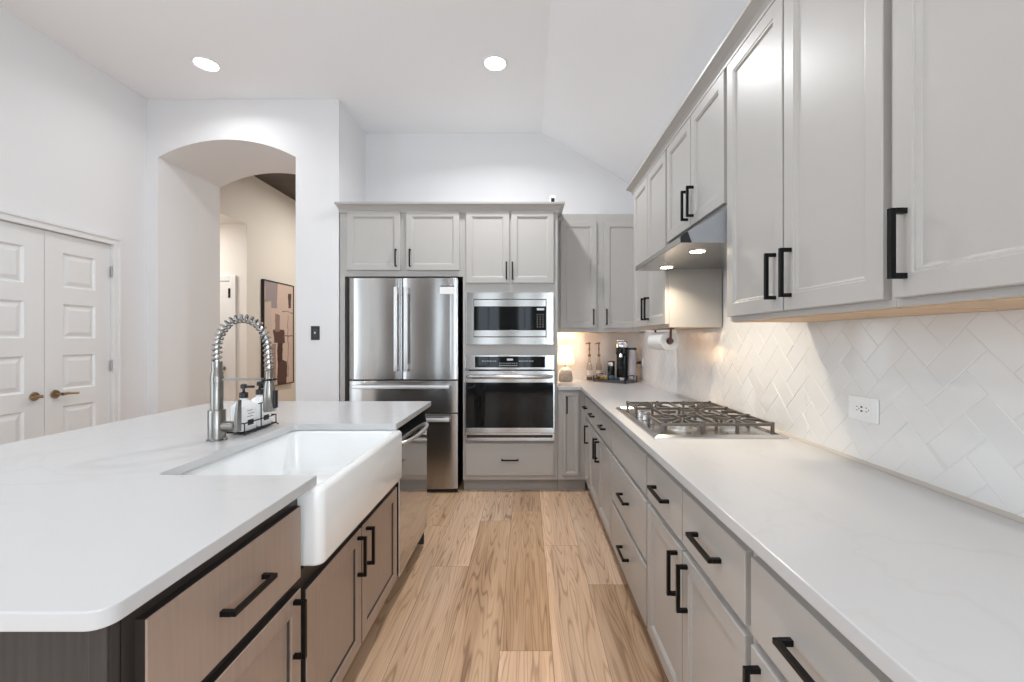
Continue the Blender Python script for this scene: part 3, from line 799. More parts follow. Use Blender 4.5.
A0, A1, ZA, RX = 0.0, 0.205, 0.37, 0.1025
path = [(0, 0, 0.315 + 0.0055 * i) for i in range(10)]
for i in range(1, 60):
    a = PI - PI * i / 60
    path.append((0.1025 + RX * math.cos(a), 0, 0.365 + 0.122 * math.sin(a)))
path += [(0.205 + 0.006 * i / 14, 0, 0.365 - 0.0065 * i) for i in range(15)]
MB().tube(path, 0.0075, 10).build('hose', M_steel2, fa, smooth=60)
# helix around the path
pv = [Vector(p) for p in path]; acc = [0.0]
for a, b in zip(pv, pv[1:]): acc.append(acc[-1] + (b - a).length)
tot = acc[-1]; turns = 25; hx = []
def at(s):
    for i in range(len(acc) - 1):
        if acc[i + 1] >= s:
            t = (s - acc[i]) / max(acc[i + 1] - acc[i], 1e-9); tg = (pv[min(i + 2, len(pv) - 1)] - pv[max(i - 1, 0)]).normalized()
            return pv[i].lerp(pv[i + 1], t), tg
    return pv[-1], (pv[-1] - pv[-2]).normalized()
N_ = turns * 14
for i in range(N_ + 1):
    p, tg = at(tot * i / N_); u = Vector((0, 1, 0)); v = tg.cross(u).normalized(); a = 2 * PI * turns * i / N_
    hx.append(p + (u * math.cos(a) + v * math.sin(a)) * 0.0158)
MB().tube(hx, 0.0034, 6).build('spring', M_brushed, fa, smooth=60)
hd = MB().lathe((0.210, 0, 0.115), [(0.019, 0.0), (0.022, 0.004), (0.022, 0.070), (0.020, 0.100), (0.0135, 0.125), (0.0125, 0.170), (0.010, 0.174)], 'Z', 24)
hdo = hd.build('spray_head', M_brushed, fa, smooth=40)
MB().box(0.228, 0.240, -0.010, 0.010, 0.128, 0.200, 0.003).cyl((0.238, 0, 0.150), 0.006, 0.004, 'X', 10).build('spray_button', M_blackgap, hdo, label='black spray buttons')
MB().bar((0, 0, 0.243), (0.19, 0, 0.243), 0.010, 0.010).lathe((0, 0, 0.232), [(0.0235, 0), (0.0235, 0.024)], 'Z', 24).build('holder_arm', M_brushed, fa)
MB().tube([(0.210 + 0.026 * math.cos(2 * PI * i / 20), 0.026 * math.sin(2 * PI * i / 20), 0.243) for i in range(20)], 0.0035, 8, ring=True).build('holder_ring', M_black, fa)

# soap caddy with two bottles
cd = thing('wire_caddy', 'black wire caddy with two soap bottles behind the sink', 'caddy', (-1.226, 1.945, 0.914))
w_ = MB(); hx_, hy_ = 0.040, 0.115
for z in (0.012, 0.050):
    w_.tube([(hx_, -hy_, z), (hx_, hy_, z), (-hx_, hy_, z), (-hx_, -hy_, z)], 0.0028, 6, ring=True)
for sx in (-1, 1):
    for y in (-hy_, 0, hy_): w_.tube([(sx * hx_, y, 0.012), (sx * hx_, y, 0.050)], 0.0022, 6)
    for y in (-hy_, hy_): w_.tube([(sx * hx_, y, 0.012), (sx * (hx_ + 0.008), y * 1.06, 0.003)], 0.003, 6)
w_.build('rack', M_black, cd)
MB().box(-hx_, hx_, -hy_, hy_, 0.008, 0.0125).build('base_plate', M_black, cd)
MB().tube([(hx_, 0.0, 0.05), (hx_, 0.0, 0.12)], 0.0025, 6).tube([(hx_, -0.018, 0.12), (hx_, 0.018, 0.12)], 0.0025, 6).build('divider', M_black, cd)
def soap(y, label):
    b = thing('soap_bottle', label, 'soap bottle', (-1.228, y, 0.9266), 0, 'soap bottles in the wire caddy')
    B = 0.030
    MB().loops([rrect(-B, B, -0.045, 0.045, 0.010, 0), rrect(-B, B, -0.045, 0.045, 0.010, 0.105), rrect(-0.020, 0.020, -0.030, 0.030, 0.010, 0.122), rrect(-0.013, 0.013, -0.013, 0.013, 0.0125, 0.130), rrect(-0.013, 0.013, -0.013, 0.013, 0.0125, 0.138)]).build('bottle', M_white, b, smooth=40)
    p = MB().lathe((0, 0, 0.138), [(0.017, 0), (0.017, 0.022), (0.010, 0.024), (0.0055, 0.026), (0.0055, 0.040), (0.013, 0.041), (0.013, 0.056), (0.008, 0.060)], 'Z', 18)
    p.box(0, 0.045, -0.006, 0.006, 0.181, 0.191, 0.002)
    p.build('pump', M_blackgap, b, smooth=40, label='black pump')
    l = MB().box(B - 0.001, B + 0.0012, -0.032, 0.032, 0.014, 0.095)
    lo = l.build('label', M_white, b)
    MB().box(B + 0.0012, B + 0.0018, -0.022, 0.018, 0.022, 0.045).build('label_block', M_blackgap, lo)
    t = MB()
    for z, a, c_ in ((0.083, -0.026, 0.012), (0.070, -0.020, 0.022), (0.058, -0.026, 0.016)): t.box(B + 0.0012, B + 0.0016, a, c_, z, z + 0.0035)
    pass
    t.build('label_lines', M_stone, lo)
    return b
s1 = soap(1.890, 'white soap bottle with black pump in the caddy, the one nearer the faucet')
copy_thing(s1, 'white soap bottle with black pump in the caddy, the one under the spray head', (-1.228, 2.004, 0.9266))

# ------------------------------------------------------------------ fridge
YFR = 3.735
def fx(px): return (px - 527) * YFR / F
def fz(py): return 1.317 + (339.5 - py) * YFR / F
FL, FR_ = fx(349.2), fx(457.6); FC = (FL + FR_) / 2; HWd = (FR_ - FL) / 2
fr = thing('refrigerator', 'stainless steel French door fridge with two freezer drawers', 'fridge', (FC, YFR, 0))
MB().box(-HWd + 0.006, HWd - 0.006, 0.066, 0.625, 0.02, 1.835, 0.004).build('body', M_blackgap, fr)
MB().box(-HWd + 0.01, HWd - 0.01, 0.03, 0.58, 0.0, 0.03).build('base_grille', M_blackgap, fr)
def front(x0, x1, z0, z1, bow=0.006):
    """softly crowned steel front"""
    L = []; n = 14
    outer = []
    mb = MB()
    cols = []
    for i in range(n + 1):
        t = i / n; x = x0 + (x1 - x0) * t
        e = min(t, 1 - t) * (x1 - x0)
        y = -bow * (1 - (2 * t - 1) ** 2) + (0.006 * (1 - min(e / 0.010, 1)) ** 2)
        cols.append([(x, 0.062, z0), (x, y + 0.004, z0), (x, y, z0 + 0.004), (x, y, z1 - 0.004), (x, y + 0.004, z1), (x, 0.062, z1)])
    mb.loops(cols)
    return mb
zt, zs, zs2, zb = fz(277.8), fz(380.2), fz(413.4), 0.035
xs_ = fx(402.3) - FC
DL = front(-HWd, xs_ - 0.003, zs + 0.005, zt).build('door', M_steel, fr, smooth=30)
DR = front(xs_ + 0.003, HWd, zs + 0.005, zt).build('door', M_steel, fr, smooth=30)
F1 = front(-HWd, HWd, zs2 + 0.004, zs - 0.005).build('freezer_drawer', M_steel, fr, smooth=30)
F2 = front(-HWd, HWd, zb, zs2 - 0.004).build('freezer_drawer', M_steel, fr, smooth=30)
def fhandle(par, a, b, vert, fixed):
    mb = MB(); s = 0.0145; yb = -0.062
    if vert:
        mb.box(fixed - s, fixed + s, yb, yb + 0.020, a, b, 0.005, 3)
        for z in (a + 0.035, b - 0.035): mb.box(fixed - 0.010, fixed + 0.010, yb + 0.018, -0.002, z - 0.022, z + 0.022, 0.003)
    else:
        mb.box(a, b, yb, yb + 0.020, fixed - s, fixed + s, 0.005, 3)
        for x in (a + 0.035, b - 0.035): mb.box(x - 0.022, x + 0.022, yb + 0.018, -0.002, fixed - 0.010, fixed + 0.010, 0.003)
    return mb.build('handle', M_bar, par, smooth=40)
fhandle(DL, fz(371) - 0.0, fz(287.5), True, xs_ - 0.042)
fhandle(DR, fz(371) - 0.0, fz(287.5), True, xs_ + 0.042)
fhandle(F1, fx(354) - FC, fx(450.5) - FC, False, fz(386.5))
fhandle(F2, fx(354) - FC, fx(450.5) - FC, False, fz(419))
MB().box(fx(440) - FC, fx(454.5) - FC, -0.0064, -0.002, fz(294), fz(287)).build('paper_note', M_white, DR, label='small white label')
MB().box(fx(440) - FC, fx(454.5) - FC, -0.0064, -0.002, fz(286.6), fz(285.8)).build('trim_strip', M_blackgap, DR)
MB().cyl((fx(450.5) - FC, -0.0055, fz(281.5)), 0.022, 0.005, 'Y', 20).build('emblem', M_mauve, DR, label='round grey emblem')

# ------------------------------------------------------------------ microwave and wall oven
YM = 3.748
def mx_(px): return (px - 527) * YM / F
def mz(py): return 1.317 + (339.5 - py) * YM / F
mw = thing('microwave', 'built-in stainless microwave above the wall oven', 'microwave', (0, YM, 0))
a0, a1, b0, b1 = mx_(466.2), mx_(553.4), mz(344.6), mz(292.4)
i0, i1, j0, j1 = mx_(473.8), mx_(546.4), mz(337.2), mz(299.2)
fm = MB()
for q in ((a0, i0, b0, b1), (i1, a1, b0, b1), (i0, i1, b0, j0), (i0, i1, j1, b1)):
    fm.box(q[0], q[1], 0, 0.020, q[2], q[3], 0.0015)
fm.build('trim_kit', M_trimsteel, mw)
MB().box(i0 + 0.004, i1 - 0.004, 0.008, 0.42, j0 + 0.004, j1 - 0.004).build('body', M_blackgap, mw)
xd = mx_(534.8)
dr = MB().box(i0 + 0.005, i1 - 0.005, -0.010, 0.007, mz(306.6), j1 - 0.005, 0.002).box(i0 + 0.005, i1 - 0.005, -0.010, 0.007, j0 + 0.005, mz(330.2), 0.002).build('door_frame', M_trimsteel, mw)
MB().box(i0 + 0.005, xd - 0.001, -0.009, 0.007, mz(330.0), mz(306.8)).build('door_glass', M_glassblk, mw)
kp = MB().box(xd + 0.001, i1 - 0.005, -0.009, 0.007, mz(330.0), mz(306.8)).build('control_panel', M_glassblk, mw)
kb = MB()
for r_ in range(6):
    for q in range(3):
        cx_, cz_ = xd + 0.022 + 0.024 * q, mz(328) + 0.021 * r_ + 0.01
        kb.box(cx_ - 0.005, cx_ + 0.005, -0.0096, -0.009, cz_ - 0.003, cz_ + 0.003)
kb.build('keypad', M_stone, kp)
MB().box(xd + 0.018, i1 - 0.02, -0.0096, -0.009, mz(310.4), mz(308.2)).build('clock_display', M_display, kp)

ov = thing('wall_oven', 'built-in stainless wall oven with black glass door', 'oven', (0, YM - 0.004, 0))
a0, a1 = mx_(465.0), mx_(554.4)
MB().box(OX + 0.05, OX + 0.767, 0.026, 0.55, VZ0, VZ1).build('body', M_blackgap, ov)
cp = MB().box(a0, a1, 0, 0.025, mz(369.6), mz(355.0), 0.003).build('control_panel', M_steel, ov)
cg = MB().box(mx_(475), mx_(545), -0.0015, 0.002, mz(367.4), mz(356.6)).build('display', M_glassblk, cp)
kb = MB()
for q in range(9): kb.box(mx_(499.5) + 0.018 * q, mx_(499.5) + 0.018 * q + 0.008, -0.0022, -0.0015, mz(366), mz(365.0)); kb.box(mx_(499.5) + 0.018 * q, mx_(499.5) + 0.018 * q + 0.006, -0.0022, -0.0015, mz(363.6), mz(362.8))
kb.build('keypad', M_display, cg)
for a_ in (482, 519):
    kb = MB()
    for q in range(6): kb.box(mx_(a_) + 0.022 * q, mx_(a_) + 0.022 * q + 0.012, -0.0022, -0.0015, mz(361.4), mz(360.7))
    kb.build('function_marks', M_display, cg)
MB().box(mx_(507), mx_(513), -0.0022, -0.0015, mz(360.5), mz(358.6)).build('clock_display', M_display, cg)
od = MB()
od.box(a0, a1, -0.018, 0.024, mz(382.4), mz(370.8), 0.003).box(a0, a1, -0.018, 0.024, mz(432.5), mz(427.4), 0.003)
od.box(a0, mx_(466.4), -0.018, 0.024, mz(427.4), mz(382.4)).box(mx_(553.2), a1, -0.018, 0.024, mz(427.4), mz(382.4))
do = od.build('door_frame', M_steel, ov)
MB().box(mx_(466.4), mx_(553.2), -0.017, 0.024, mz(427.4), mz(382.4)).build('door_glass', M_glassblk, ov)
h0, h1 = mx_(467.5), mx_(552)
MB().tube([(h0, -0.018, mz(376.2)), (h0 + 0.012, -0.055, mz(376.2)), (h0 + 0.05, -0.066, mz(376.2)), ((h0 + h1) / 2, -0.070, mz(376.2)), (h1 - 0.05, -0.066, mz(376.2)), (h1 - 0.012, -0.055, mz(376.2)), (h1, -0.018, mz(376.2))], 0.014, 12, rads=[0.012, 0.014, 0.0165, 0.0175, 0.0165, 0.014, 0.012]).build('handle', M_steel2, do, smooth=60)
vt = MB().box(a0, a1, -0.008, 0.024, mz(440.6), mz(437.4), 0.002).box(a0, a1, -0.008, 0.024, mz(434.6), mz(432.9)).box(a0, mx_(467), -0.008, 0.024, mz(437.4), mz(434.6)).box(mx_(552.5), a1, -0.008, 0.024, mz(437.4), mz(434.6)).build('vent_trim', M_steel2, ov)
MB().box(mx_(467), mx_(552.5), 0.010, 0.024, mz(437.4), mz(434.6)).build('vent_slot', M_blackgap, ov)

# ------------------------------------------------------------------ range hood
HY0, HY1 = 1.722, 2.440
hood = thing('range_hood', 'slim stainless under-cabinet range hood above the cooktop', 'range hood', (0, HY0, 0))
HW_ = HY1 - HY0
MB().prism([(0.606, 1.700), (0.606, 1.724), (0.790, 1.836), (XR - 0.010, 1.836), (XR - 0.010, 1.716), (0.80, 1.716), (0.80, 1.700)], 0.002, HW_, 'Y', 0.002).build('canopy', M_hood, hood)
MB().prism([(0.606, 1.700), (0.606, 1.726), (0.634, 1.744), (0.650, 1.700)], -0.003, 0.002, 'Y', 0.0005).build('end_cap', M_blackgap, hood, label='black end cap')
MB().prism([(0.651, 1.700), (0.634, 1.744), (0.788, 1.836), (XR - 0.012, 1.836), (XR - 0.012, 1.700)], -0.002, 0.002, 'Y').build('side_panel', M_hoodside, hood, label='grey side panel')
MB().box(0.803, XR - 0.03, 0.02, HW_ - 0.02, 1.708, 1.7155, 0.001).build('grease_filter', M_hood, hood)
for q in (0.165, 0.580):
    hl = MB().lathe((0.737, q, 1.6965), [(0.040, 0.004), (0.038, 0.0), (0.030, 0.0)], 'Z', 24).build('lamp', M_chrome, hood)
    MB().lathe((0.737, q, 1.6960), [(0.031, 0.0006), (0.031, 0.0)], 'Z', 24).build('lamp_lens', M_hoodbulb, hl)
    area_light('hood_lamp_light', (0.737, HY0 + q, 1.694), (0, 0, 0), 0.055, 0.055, 1.9, (1.0, 0.84, 0.64), 'DISK', math.radians(130))

# ------------------------------------------------------------------ gas cooktop
CY0, CY1, CX0, CX1 = 1.765, 2.540, 0.515, 1.061
ck = thing('gas_cooktop', 'stainless five-burner gas cooktop with black iron grates', 'cooktop', (0, 0, 0.9143))
MB().loops([[(CX0, CY0, 0), (CX1, CY0, 0), (CX1, CY1, 0), (CX0, CY1, 0)], [(CX0 + 0.001, CY0 + 0.001, 0.006), (CX1 - 0.001, CY0 + 0.001, 0.006), (CX1 - 0.001, CY1 - 0.001, 0.006), (CX0 + 0.001, CY1 - 0.001, 0.006)],
            [(CX0 + 0.022, CY0 + 0.022, 0.013), (CX1 - 0.022, CY0 + 0.022, 0.013), (CX1 - 0.022, CY1 - 0.022, 0.013), (CX0 + 0.022, CY1 - 0.022, 0.013)],
            [(CX0 + 0.028, CY0 + 0.028, 0.006), (CX1 - 0.028, CY0 + 0.028, 0.006), (CX1 - 0.028, CY1 - 0.028, 0.006), (CX0 + 0.028, CY1 - 0.028, 0.006)]]).build('tray', M_steel2, ck)
bpos = [(0.69, 1.94, 0.042), (0.92, 1.94, 0.034), (0.84, 2.155, 0.050), (0.69, 2.37, 0.034), (0.92, 2.37, 0.042)]
for bx_, by_, br in bpos:
    b_ = MB().lathe((bx_, by_, 0.006), [(br + 0.022, 0), (br + 0.020, 0.006), (br, 0.007), (br, 0.018), (br - 0.008, 0.020)], 'Z', 24).build('burner', M_brassburner, ck, smooth=40)
    MB().lathe((bx_, by_, 0.026), [(br - 0.004, 0), (br - 0.002, 0.006), (br - 0.012, 0.011), (0.004, 0.011)], 'Z', 24).build('burner_cap', M_grate, b_, smooth=40)
GT = 0.044
BW, BT = 0.0085, 0.012
for x0, y0, y1 in ((0.570, 1.838, 2.040), (0.650, 2.048, 2.262), (0.570, 2.270, 2.472)):
    g = MB(); x1 = 1.035
    ym = (y0 + y1) / 2; xc = (x0 + x1) / 2
    for y in (y0, y1): g.bar((x0, y, GT), (x1, y, GT), BW, BT)
    for x in ((x0, xc, x1) if x0 < 0.6 else (x0, x1)): g.bar((x, y0, GT), (x, y1, GT), BW, BT)
    for xm in ((0.69, 0.92) if x0 < 0.6 else (0.84,)):
        for a in (0.25 * PI, 0.75 * PI, 1.25 * PI, 1.75 * PI):
            g.bar((xm + 0.020 * math.cos(a), ym + 0.020 * math.sin(a), GT + 0.002), (xm + 0.088 * math.cos(a), ym + 0.095 * math.sin(a), GT), BW, BT)
        g.bar((xm, y0, GT), (xm, ym - 0.026, GT + 0.002), BW, BT); g.bar((xm, y1, GT), (xm, ym + 0.026, GT + 0.002), BW, BT)
    g.bar((x0, ym, GT), (x0 + 0.085, ym, GT + 0.002), BW, BT); g.bar((x1, ym, GT), (x1 - 0.075, ym, GT + 0.002), BW, BT)
    for x in (x0, x0 + (x1 - x0) * 0.36, x0 + (x1 - x0) * 0.68, x1):
        for y in (y0, y1): g.bar((x, y, GT + 0.010), (x, y, 0.007), 0.011, 0.011)
    g.build('grate', M_grate, ck)
for q in range(5):
    y = 2.063 + 0.046 * q; x = 0.585 + (0.022 if q % 2 else 0.0)
    kn = MB().lathe((x, y, 0.0075), [(0.019, 0), (0.018, 0.004), (0.0155, 0.005), (0.014, 0.020), (0.012, 0.023), (0.002, 0.023)], 'Z', 20)
    kn.box(x - 0.015, x + 0.015, y - 0.003, y + 0.003, 0.024, 0.036, 0.0015)
    kn.build('knob', M_steel2, ck, smooth=40)

# ------------------------------------------------------------------ small things on and around the worktop
# paper towel on a holder under the far wall cabinet
ph = thing('paper_towel_holder', 'dark bronze paper towel holder under the far wall cabinet', 'towel holder', (0.853, 2.59, 1.308))
for y in (-0.006, 0.305): MB().box(-0.006, 0.006, y, y + 0.007, 0.0, 0.0755).cyl((0, y - 0.004, 0), 0.0165, 0.012, 'Y', 20, bev=0.003).build('bracket', M_redbag, ph)
MB().cyl((0, 0, 0), 0.006, 0.31, 'Y', 12).box(-0.02, 0.02, -0.006, 0.312, 0.070, 0.0758).build('rod', M_redbag, ph)
pr = MB()
ring = []
for (r_, y) in ((0.021, 0), (0.056, 0), (0.056, 0.278), (0.021, 0.278)):
    ring.append([(r_ * math.cos(2 * PI * i / 32), y, r_ * math.sin(2 * PI * i / 32)) for i in range(32)])
pr.loops(ring, ring=True)
o = pr.build('paper_towel_roll', M_paper, None, (0.853, 2.603, 1.308), smooth=40)
tag(o, 'white roll of paper towels on the holder under the far wall cabinet', 'paper towels')

# table lamp
lp = thing('table_lamp', 'small lit table lamp with white shade and grey stone base on the far worktop', 'lamp', (0.372, 4.20, 0.914))
MB().lathe((0, 0, 0), [(0.058, 0), (0.065, 0.006), (0.068, 0.035), (0.065, 0.072), (0.055, 0.106), (0.037, 0.130), (0.012, 0.140)], 'Z', 32).build('base', M_stone, lp, smooth=50, label='grey stone base')
MB().cyl((0, 0, 0.139), 0.006, 0.06, 'Z', 10).build('stem', M_steel2, lp)
sh = MB(); n = 36; L1 = []
for (r_, z) in ((0.088, 0.165), (0.060, 0.345), (0.058, 0.345), (0.086, 0.165)):
    L1.append([(r_ * math.cos(2 * PI * i / n), r_ * math.sin(2 * PI * i / n), z) for i in range(n)])
sh.loops(L1, ring=True)
sh.build('lamp_shade', M_shade, lp, smooth=50, label='white fabric shade')
bl = MB().lathe((0, 0, 0.20), [(0.012, 0), (0.024, 0.02), (0.028, 0.045), (0.020, 0.068), (0.004, 0.076)], 'Z', 16).build('bulb', M_bulb, lp, smooth=50)
pl_ = bpy.data.lights.new('lamp_bulb_light', 'POINT'); pl_.energy = 9.0; pl_.color = (1.0, 0.80, 0.60); pl_.shadow_soft_size = 0.035
po = bpy.data.objects.new('lamp_bulb_light', pl_); po.location = (0.372, 4.20, 1.205); C.objects.link(po)

# two pump bottles
def pump_bottle(x, y, label):
    b = thing('syrup_bottle', label, 'bottle', (x, y, 0.914), 0, 'pump bottles on the far worktop')
    MB().lathe((0, 0, 0), [(0.027, 0), (0.029, 0.004), (0.029, 0.125), (0.026, 0.150), (0.014, 0.180), (0.0125, 0.235)], 'Z', 20).build('glass', M_clear, b, smooth=40)
    MB().lathe((0, 0, 0.003), [(0.0255, 0), (0.0255, 0.030)], 'Z', 18).build('syrup', M_amber, b, smooth=40)
    MB().lathe((0, 0, 0.235), [(0.015, 0), (0.015, 0.022), (0.006, 0.026), (0.005, 0.062), (0.010, 0.072), (0.006, 0.085), (0.006, 0.122), (0.013, 0.125), (0.011, 0.140)], 'Z', 16).tube([(0, 0, 0.365), (-0.022, -0.006, 0.367), (-0.036, -0.010, 0.360)], 0.0055, 8).build('pump', M_gold, b, smooth=40, label='bronze pump')
    MB().lathe((0, 0, 0.05), [(0.0294, 0), (0.0294, 0.05)], 'Z', 20, cap=False).build('label', M_paper, b, smooth=40)
    return b
p1 = pump_bottle(0.618, 4.315, 'clear pump bottle beside the coffee tray, the one nearer the lamp')
copy_thing(p1, 'clear pump bottle behind the coffee tray, the one nearer the coffee machine', (0.712, 4.318, 0.914))

# coffee tray with machine, frother, pods
TA = math.atan2(-0.23, 0.26)
td = thing('serving_tray', 'dark wire-edged serving tray under the coffee machine', 'tray', (0.742, 4.14, 0.914), 0)
ang = TA
uv = Vector((math.cos(ang), math.sin(ang), 0)); vv = Vector((-uv.y, uv.x, 0))
TP = lambda a, b, z=0.0: Vector((0.640, 4.175, 0)) + uv * a + vv * b + Vector((0, 0, z)) - Vector((0.742, 4.14, 0))
TW, TD = 0.335, 0.215
tm_ = MB()
cs_ = [(0, 0), (TW, 0), (TW, TD), (0, TD)]
tm_.loops([[TP(a, b, 0.003) for a, b in cs_], [TP(a, b, 0.010) for a, b in cs_]])
tm_.build('tray_floor', M_traymat, td)
rim = MB()
for i in range(4):
    A_, B_ = cs_[i], cs_[(i + 1) % 4]
    rim.bar(TP(*A_, 0.018), TP(*B_, 0.018), 0.005, 0.024)
rim.build('tray_rim', M_traymat, td)
pst = MB()
for a, b in cs_: pst.bar(TP(a, b, 0.0), TP(a, b, 0.060), 0.010, 0.010)
pst.build('corner_post', M_black, td)
hnd = MB()
for e in (0.0, TW):
    hnd.tube([TP(e, 0.05, 0.045), TP(e, 0.055, 0.068), TP(e, TD - 0.055, 0.068), TP(e, TD - 0.05, 0.045)], 0.004, 8)
hnd.build('tray_handle', M_black, td)
def on_tray(a, b): return tuple(TP(a, b) + Vector((0.742, 4.14, 0.9243)))
# coffee machine
cmx = on_tray(0.222, 0.142)
cf = thing('coffee_machine', 'black pod coffee machine with chrome head on the serving tray', 'coffee machine', cmx, ang + 0.35)
cf.scale = (1.0, 1.0, 1.20)
MB().loops([rrect(-0.055, 0.055, -0.062, 0.075, 0.03, 0), rrect(-0.055, 0.055, -0.062, 0.075, 0.03, 0.02), rrect(-0.052, 0.052, -0.059, 0.070, 0.03, 0.024)]).build('base', M_blackgap, cf, smooth=40)
MB().loops([rrect(-0.050, 0.050, -0.030, 0.075, 0.028, 0.024), rrect(-0.050, 0.050, -0.030, 0.075, 0.028, 0.20), rrect(-0.050, 0.050, -0.075, 0.075, 0.028, 0.215), rrect(-0.050, 0.050, -0.075, 0.075, 0.028, 0.262)]).build('column', M_glassblk, cf, smooth=40)
MB().lathe((0, -0.005, 0.262), [(0.058, 0), (0.062, 0.012), (0.058, 0.034), (0.044, 0.052), (0.020, 0.062), (0.003, 0.064)], 'Z', 28).build('head', M_chrome, cf, smooth=50, label='polished chrome head')
MB().box(-0.02, 0.05, -0.085, -0.06, 0.295, 0.307, 0.004).tube([(-0.045, 0.0, 0.300), (-0.03, -0.07, 0.318), (0.03, -0.07, 0.318), (0.045, 0.0, 0.300)], 0.006, 8).build('lever', M_chrome, cf, smooth=40)
MB().cyl((0, -0.060, 0.19), 0.016, 0.03, 'Z', 16).build('spout', M_chrome, cf)
MB().lathe((0.092, 0.020, 0.0), [(0.040, 0), (0.040, 0.245), (0.038, 0.248)], 'Z', 28).build('water_tank', M_mauve, cf, smooth=40, label='smoky grey water tank')
MB().lathe((0.092, 0.020, 0.248), [(0.042, 0), (0.042, 0.010), (0.030, 0.014)], 'Z', 28).build('tank_lid', M_blackgap, cf, smooth=40)
fr_ = thing('milk_frother', 'black cylindrical milk frother with steel rim beside the coffee machine', 'milk frother', on_tray(0.118, 0.120))
MB().lathe((0, 0, 0), [(0.040, 0), (0.040, 0.012), (0.036, 0.018), (0.034, 0.135), (0.034, 0.14)], 'Z', 28).build('body', M_glassblk, fr_, smooth=40)
MB().lathe((0, 0, 0.14), [(0.034, 0), (0.035, 0.012), (0.034, 0.034)], 'Z', 28).build('collar', M_steel2, fr_, smooth=40)
MB().lathe((0, 0, 0.174), [(0.036, 0), (0.036, 0.008), (0.028, 0.013), (0.006, 0.015)], 'Z', 28).build('lid', M_redbag, fr_, smooth=40)
bo = MB()
bp_ = [(0.022, 0), (0.026, 0.004), (0.046, 0.030), (0.052, 0.046), (0.049, 0.046), (0.042, 0.030), (0.020, 0.007)]
bo.lathe((0, 0, 0), bp_, 'Z', 28)
o = bo.build('small_bowl', M_porc, None, on_tray(0.052, 0.135), smooth=50); tag(o, 'small white bowl on the lamp end of the serving tray', 'bowl')
bo = MB().lathe((0, 0, 0), [(a * 0.58, b * 1.15) for a, b in bp_], 'Z', 28)
o = bo.build('small_bowl', M_blue, None, on_tray(0.176, 0.034), smooth=50); tag(o, 'small blue bowl in front of the coffee machine on the tray', 'bowl')
pods = [(0.026, 0.040, M_red, 'red coffee pod at the lamp end of the serving tray'), (0.072, 0.030, M_yellow, 'yellow coffee pod in the tray, left of the other yellow pod'), (0.1195, 0.026, M_yellow, 'yellow coffee pod in the tray beside the blue bowl'),
        (0.233, 0.028, M_blue, 'blue coffee pod lying right of the blue bowl in the tray'), (0.284, 0.032, M_white, 'white coffee pod at the front corner of the tray')]
for a, b, m_, lab in pods:
    o = MB().lathe((0, 0, 0), [(0.012, 0), (0.015, 0.004), (0.019, 0.030), (0.0235, 0.036), (0.024, 0.039), (0.004, 0.041)], 'Z', 20).build('coffee_pod', m_, None, on_tray(a, b), smooth=40)
    tag(o, lab, 'coffee pod', 'coffee pods on the serving tray')

# outlets on the right wall
def outlet(y, z, label, plug=False):
    t = thing('wall_outlet', label, 'outlet', (XR - 0.0085, y, z), -PI / 2)
    MB().box(-0.062, 0.062, -0.006, 0, -0.039, 0.039, 0.003).build('cover_plate', M_white, t)
    f_ = MB().box(-0.034, 0.034, -0.0085, -0.006, -0.017, 0.017, 0.001).build('receptacle', M_white, t)
    s_ = MB()
    for q in (-0.020, 0.020):
        for dz_ in (-0.006, 0.006): s_.box(q - 0.004, q + 0.004, -0.0088, -0.0084, dz_ - 0.001, dz_ + 0.001)
        s_.cyl((q + 0.009, -0.0088, 0), 0.0022, 0.0004, 'Y', 8)
    for q in (-0.004, 0.004): s_.box(q - 0.0028, q + 0.0028, -0.0092, -0.0084, -0.008, 0.008) if False else s_.box(-0.004, 0.004, -0.0092, -0.0084, q * 1.6 - 0.0026, q * 1.6 + 0.0026)
    s_.build('slots', M_blackgap, f_)
    return t
outlet(1.418, 1.091, 'white outlet on the tiles under the nearest wall cabinets')
outlet(4.18, 1.100, 'white outlet in the far corner with a black plug')
pg = thing('power_plug', 'black plug and cord in the far corner outlet', 'plug', (XR - 0.0172, 4.18, 1.096))
MB().box(-0.050, 0, -0.020, 0.020, -0.012, 0.012, 0.004).build('plug_body', M_blackgap, pg)
MB().tube([(-0.050, 0, 0), (-0.060, 0.0, -0.02), (-0.045, 0.01, -0.10), (-0.030, 0.025, -0.165), (-0.032, 0.05, -0.178), (-0.036, 0.09, -0.1785)], 0.0033, 8).build('cord', M_blackgap, pg, smooth=60)

# light switch on the arch wall
sw = thing('light_switch', 'dark bronze light switch plate with white toggle beside the arch', 'light switch', (-1.829, YA, 1.373))
MB().box(-0.037, 0.037, -0.006, 0, -0.060, 0.060, 0.002).build('plate', M_blackgap, sw)
MB().box(-0.017, 0.017, -0.008, -0.005, -0.034, 0.034, 0.001).build('rocker_frame', mat('charcoal_plastic', (0.035, 0.034, 0.034), 0.4), sw)
MB().box(-0.005, 0.005, -0.016, -0.007, -0.006, 0.010, 0.002).build('toggle', M_white, sw, label='white toggle')

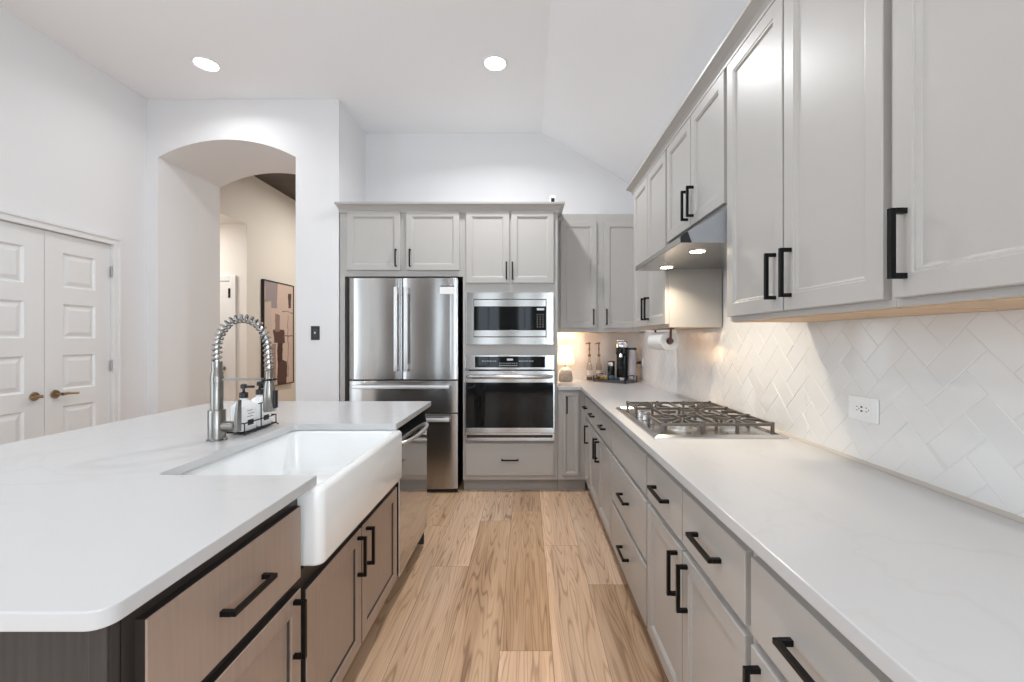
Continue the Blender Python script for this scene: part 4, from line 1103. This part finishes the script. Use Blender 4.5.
# little camera on the crown over the oven tower
sc_ = thing('indoor_camera', 'tiny white and black camera on top of the oven tower', 'camera', (dx(552.6, 3.76), 3.722, 2.489))
MB().box(-0.026, 0.026, 0, 0.04, 0.0, 0.058, 0.006).build('housing', M_white, sc_)
MB().box(-0.016, 0.014, -0.003, 0.001, 0.003, 0.036, 0.001).build('face', M_blackgap, sc_)

# framed picture in the hall
pc = thing('framed_picture', 'tall framed abstract picture on the hall wall seen through the arch', 'picture', (HX + 0.001, 5.90, 0.66))
MB().box(0.004, 0.030, 0.012, 0.748, 0.012, 1.464).build('canvas', M_art, pc)
fm = MB()
for q in ((0, 0.012, 0, 1.476), (0.748, 0.76, 0, 1.476)): fm.box(0, 0.040, q[0], q[1], q[2], q[3])
for q in ((0, 0.012), (1.464, 1.476)): fm.box(0, 0.040, 0, 0.76, q[0], q[1])
fm.build('frame', M_blackgap, pc, label='thin black frame')

# ceiling lights
def downlight(x, y, label, first=None):
    if first is None:
        t = thing('ceiling_light', label, 'ceiling light', (x, y, ZC), 0, 'recessed ceiling lights')
        MB().lathe((0, 0, 0), [(0.095, 0.0), (0.095, -0.004), (0.082, -0.008), (0.076, -0.004), (0.076, 0.0)], 'Z', 40, cap=False).build('trim_ring', M_white, t, smooth=40)
        MB().lathe((0, 0, -0.004), [(0.0765, 0.001), (0.0765, 0)], 'Z', 40).build('lens', M_bulb, t)
    else: t = copy_thing(first, label, (x, y, ZC))
    area_light('ceiling_light_beam', (x, y, ZC - 0.007), (0, 0, 0), 0.14, 0.14, (17 if x > -1 else 3.5) if y > 2 else 5, (0.975, 0.985, 1.0), 'DISK', math.radians(150))
    return t
d0 = downlight(-2.42, 3.29, 'recessed round ceiling light in front of the arch')
downlight(-0.24, 3.28, 'recessed round ceiling light in front of the fridge and oven', d0)
for x, y in ((-2.42, 1.1), (-0.24, 1.1), (-2.42, -1.1), (-0.24, -1.1)):
    downlight(x, y, 'recessed round ceiling light behind the photographer, x %.1f' % x if False else 'recessed round ceiling light further back in the room', d0)
bpy.context.view_layer.update()
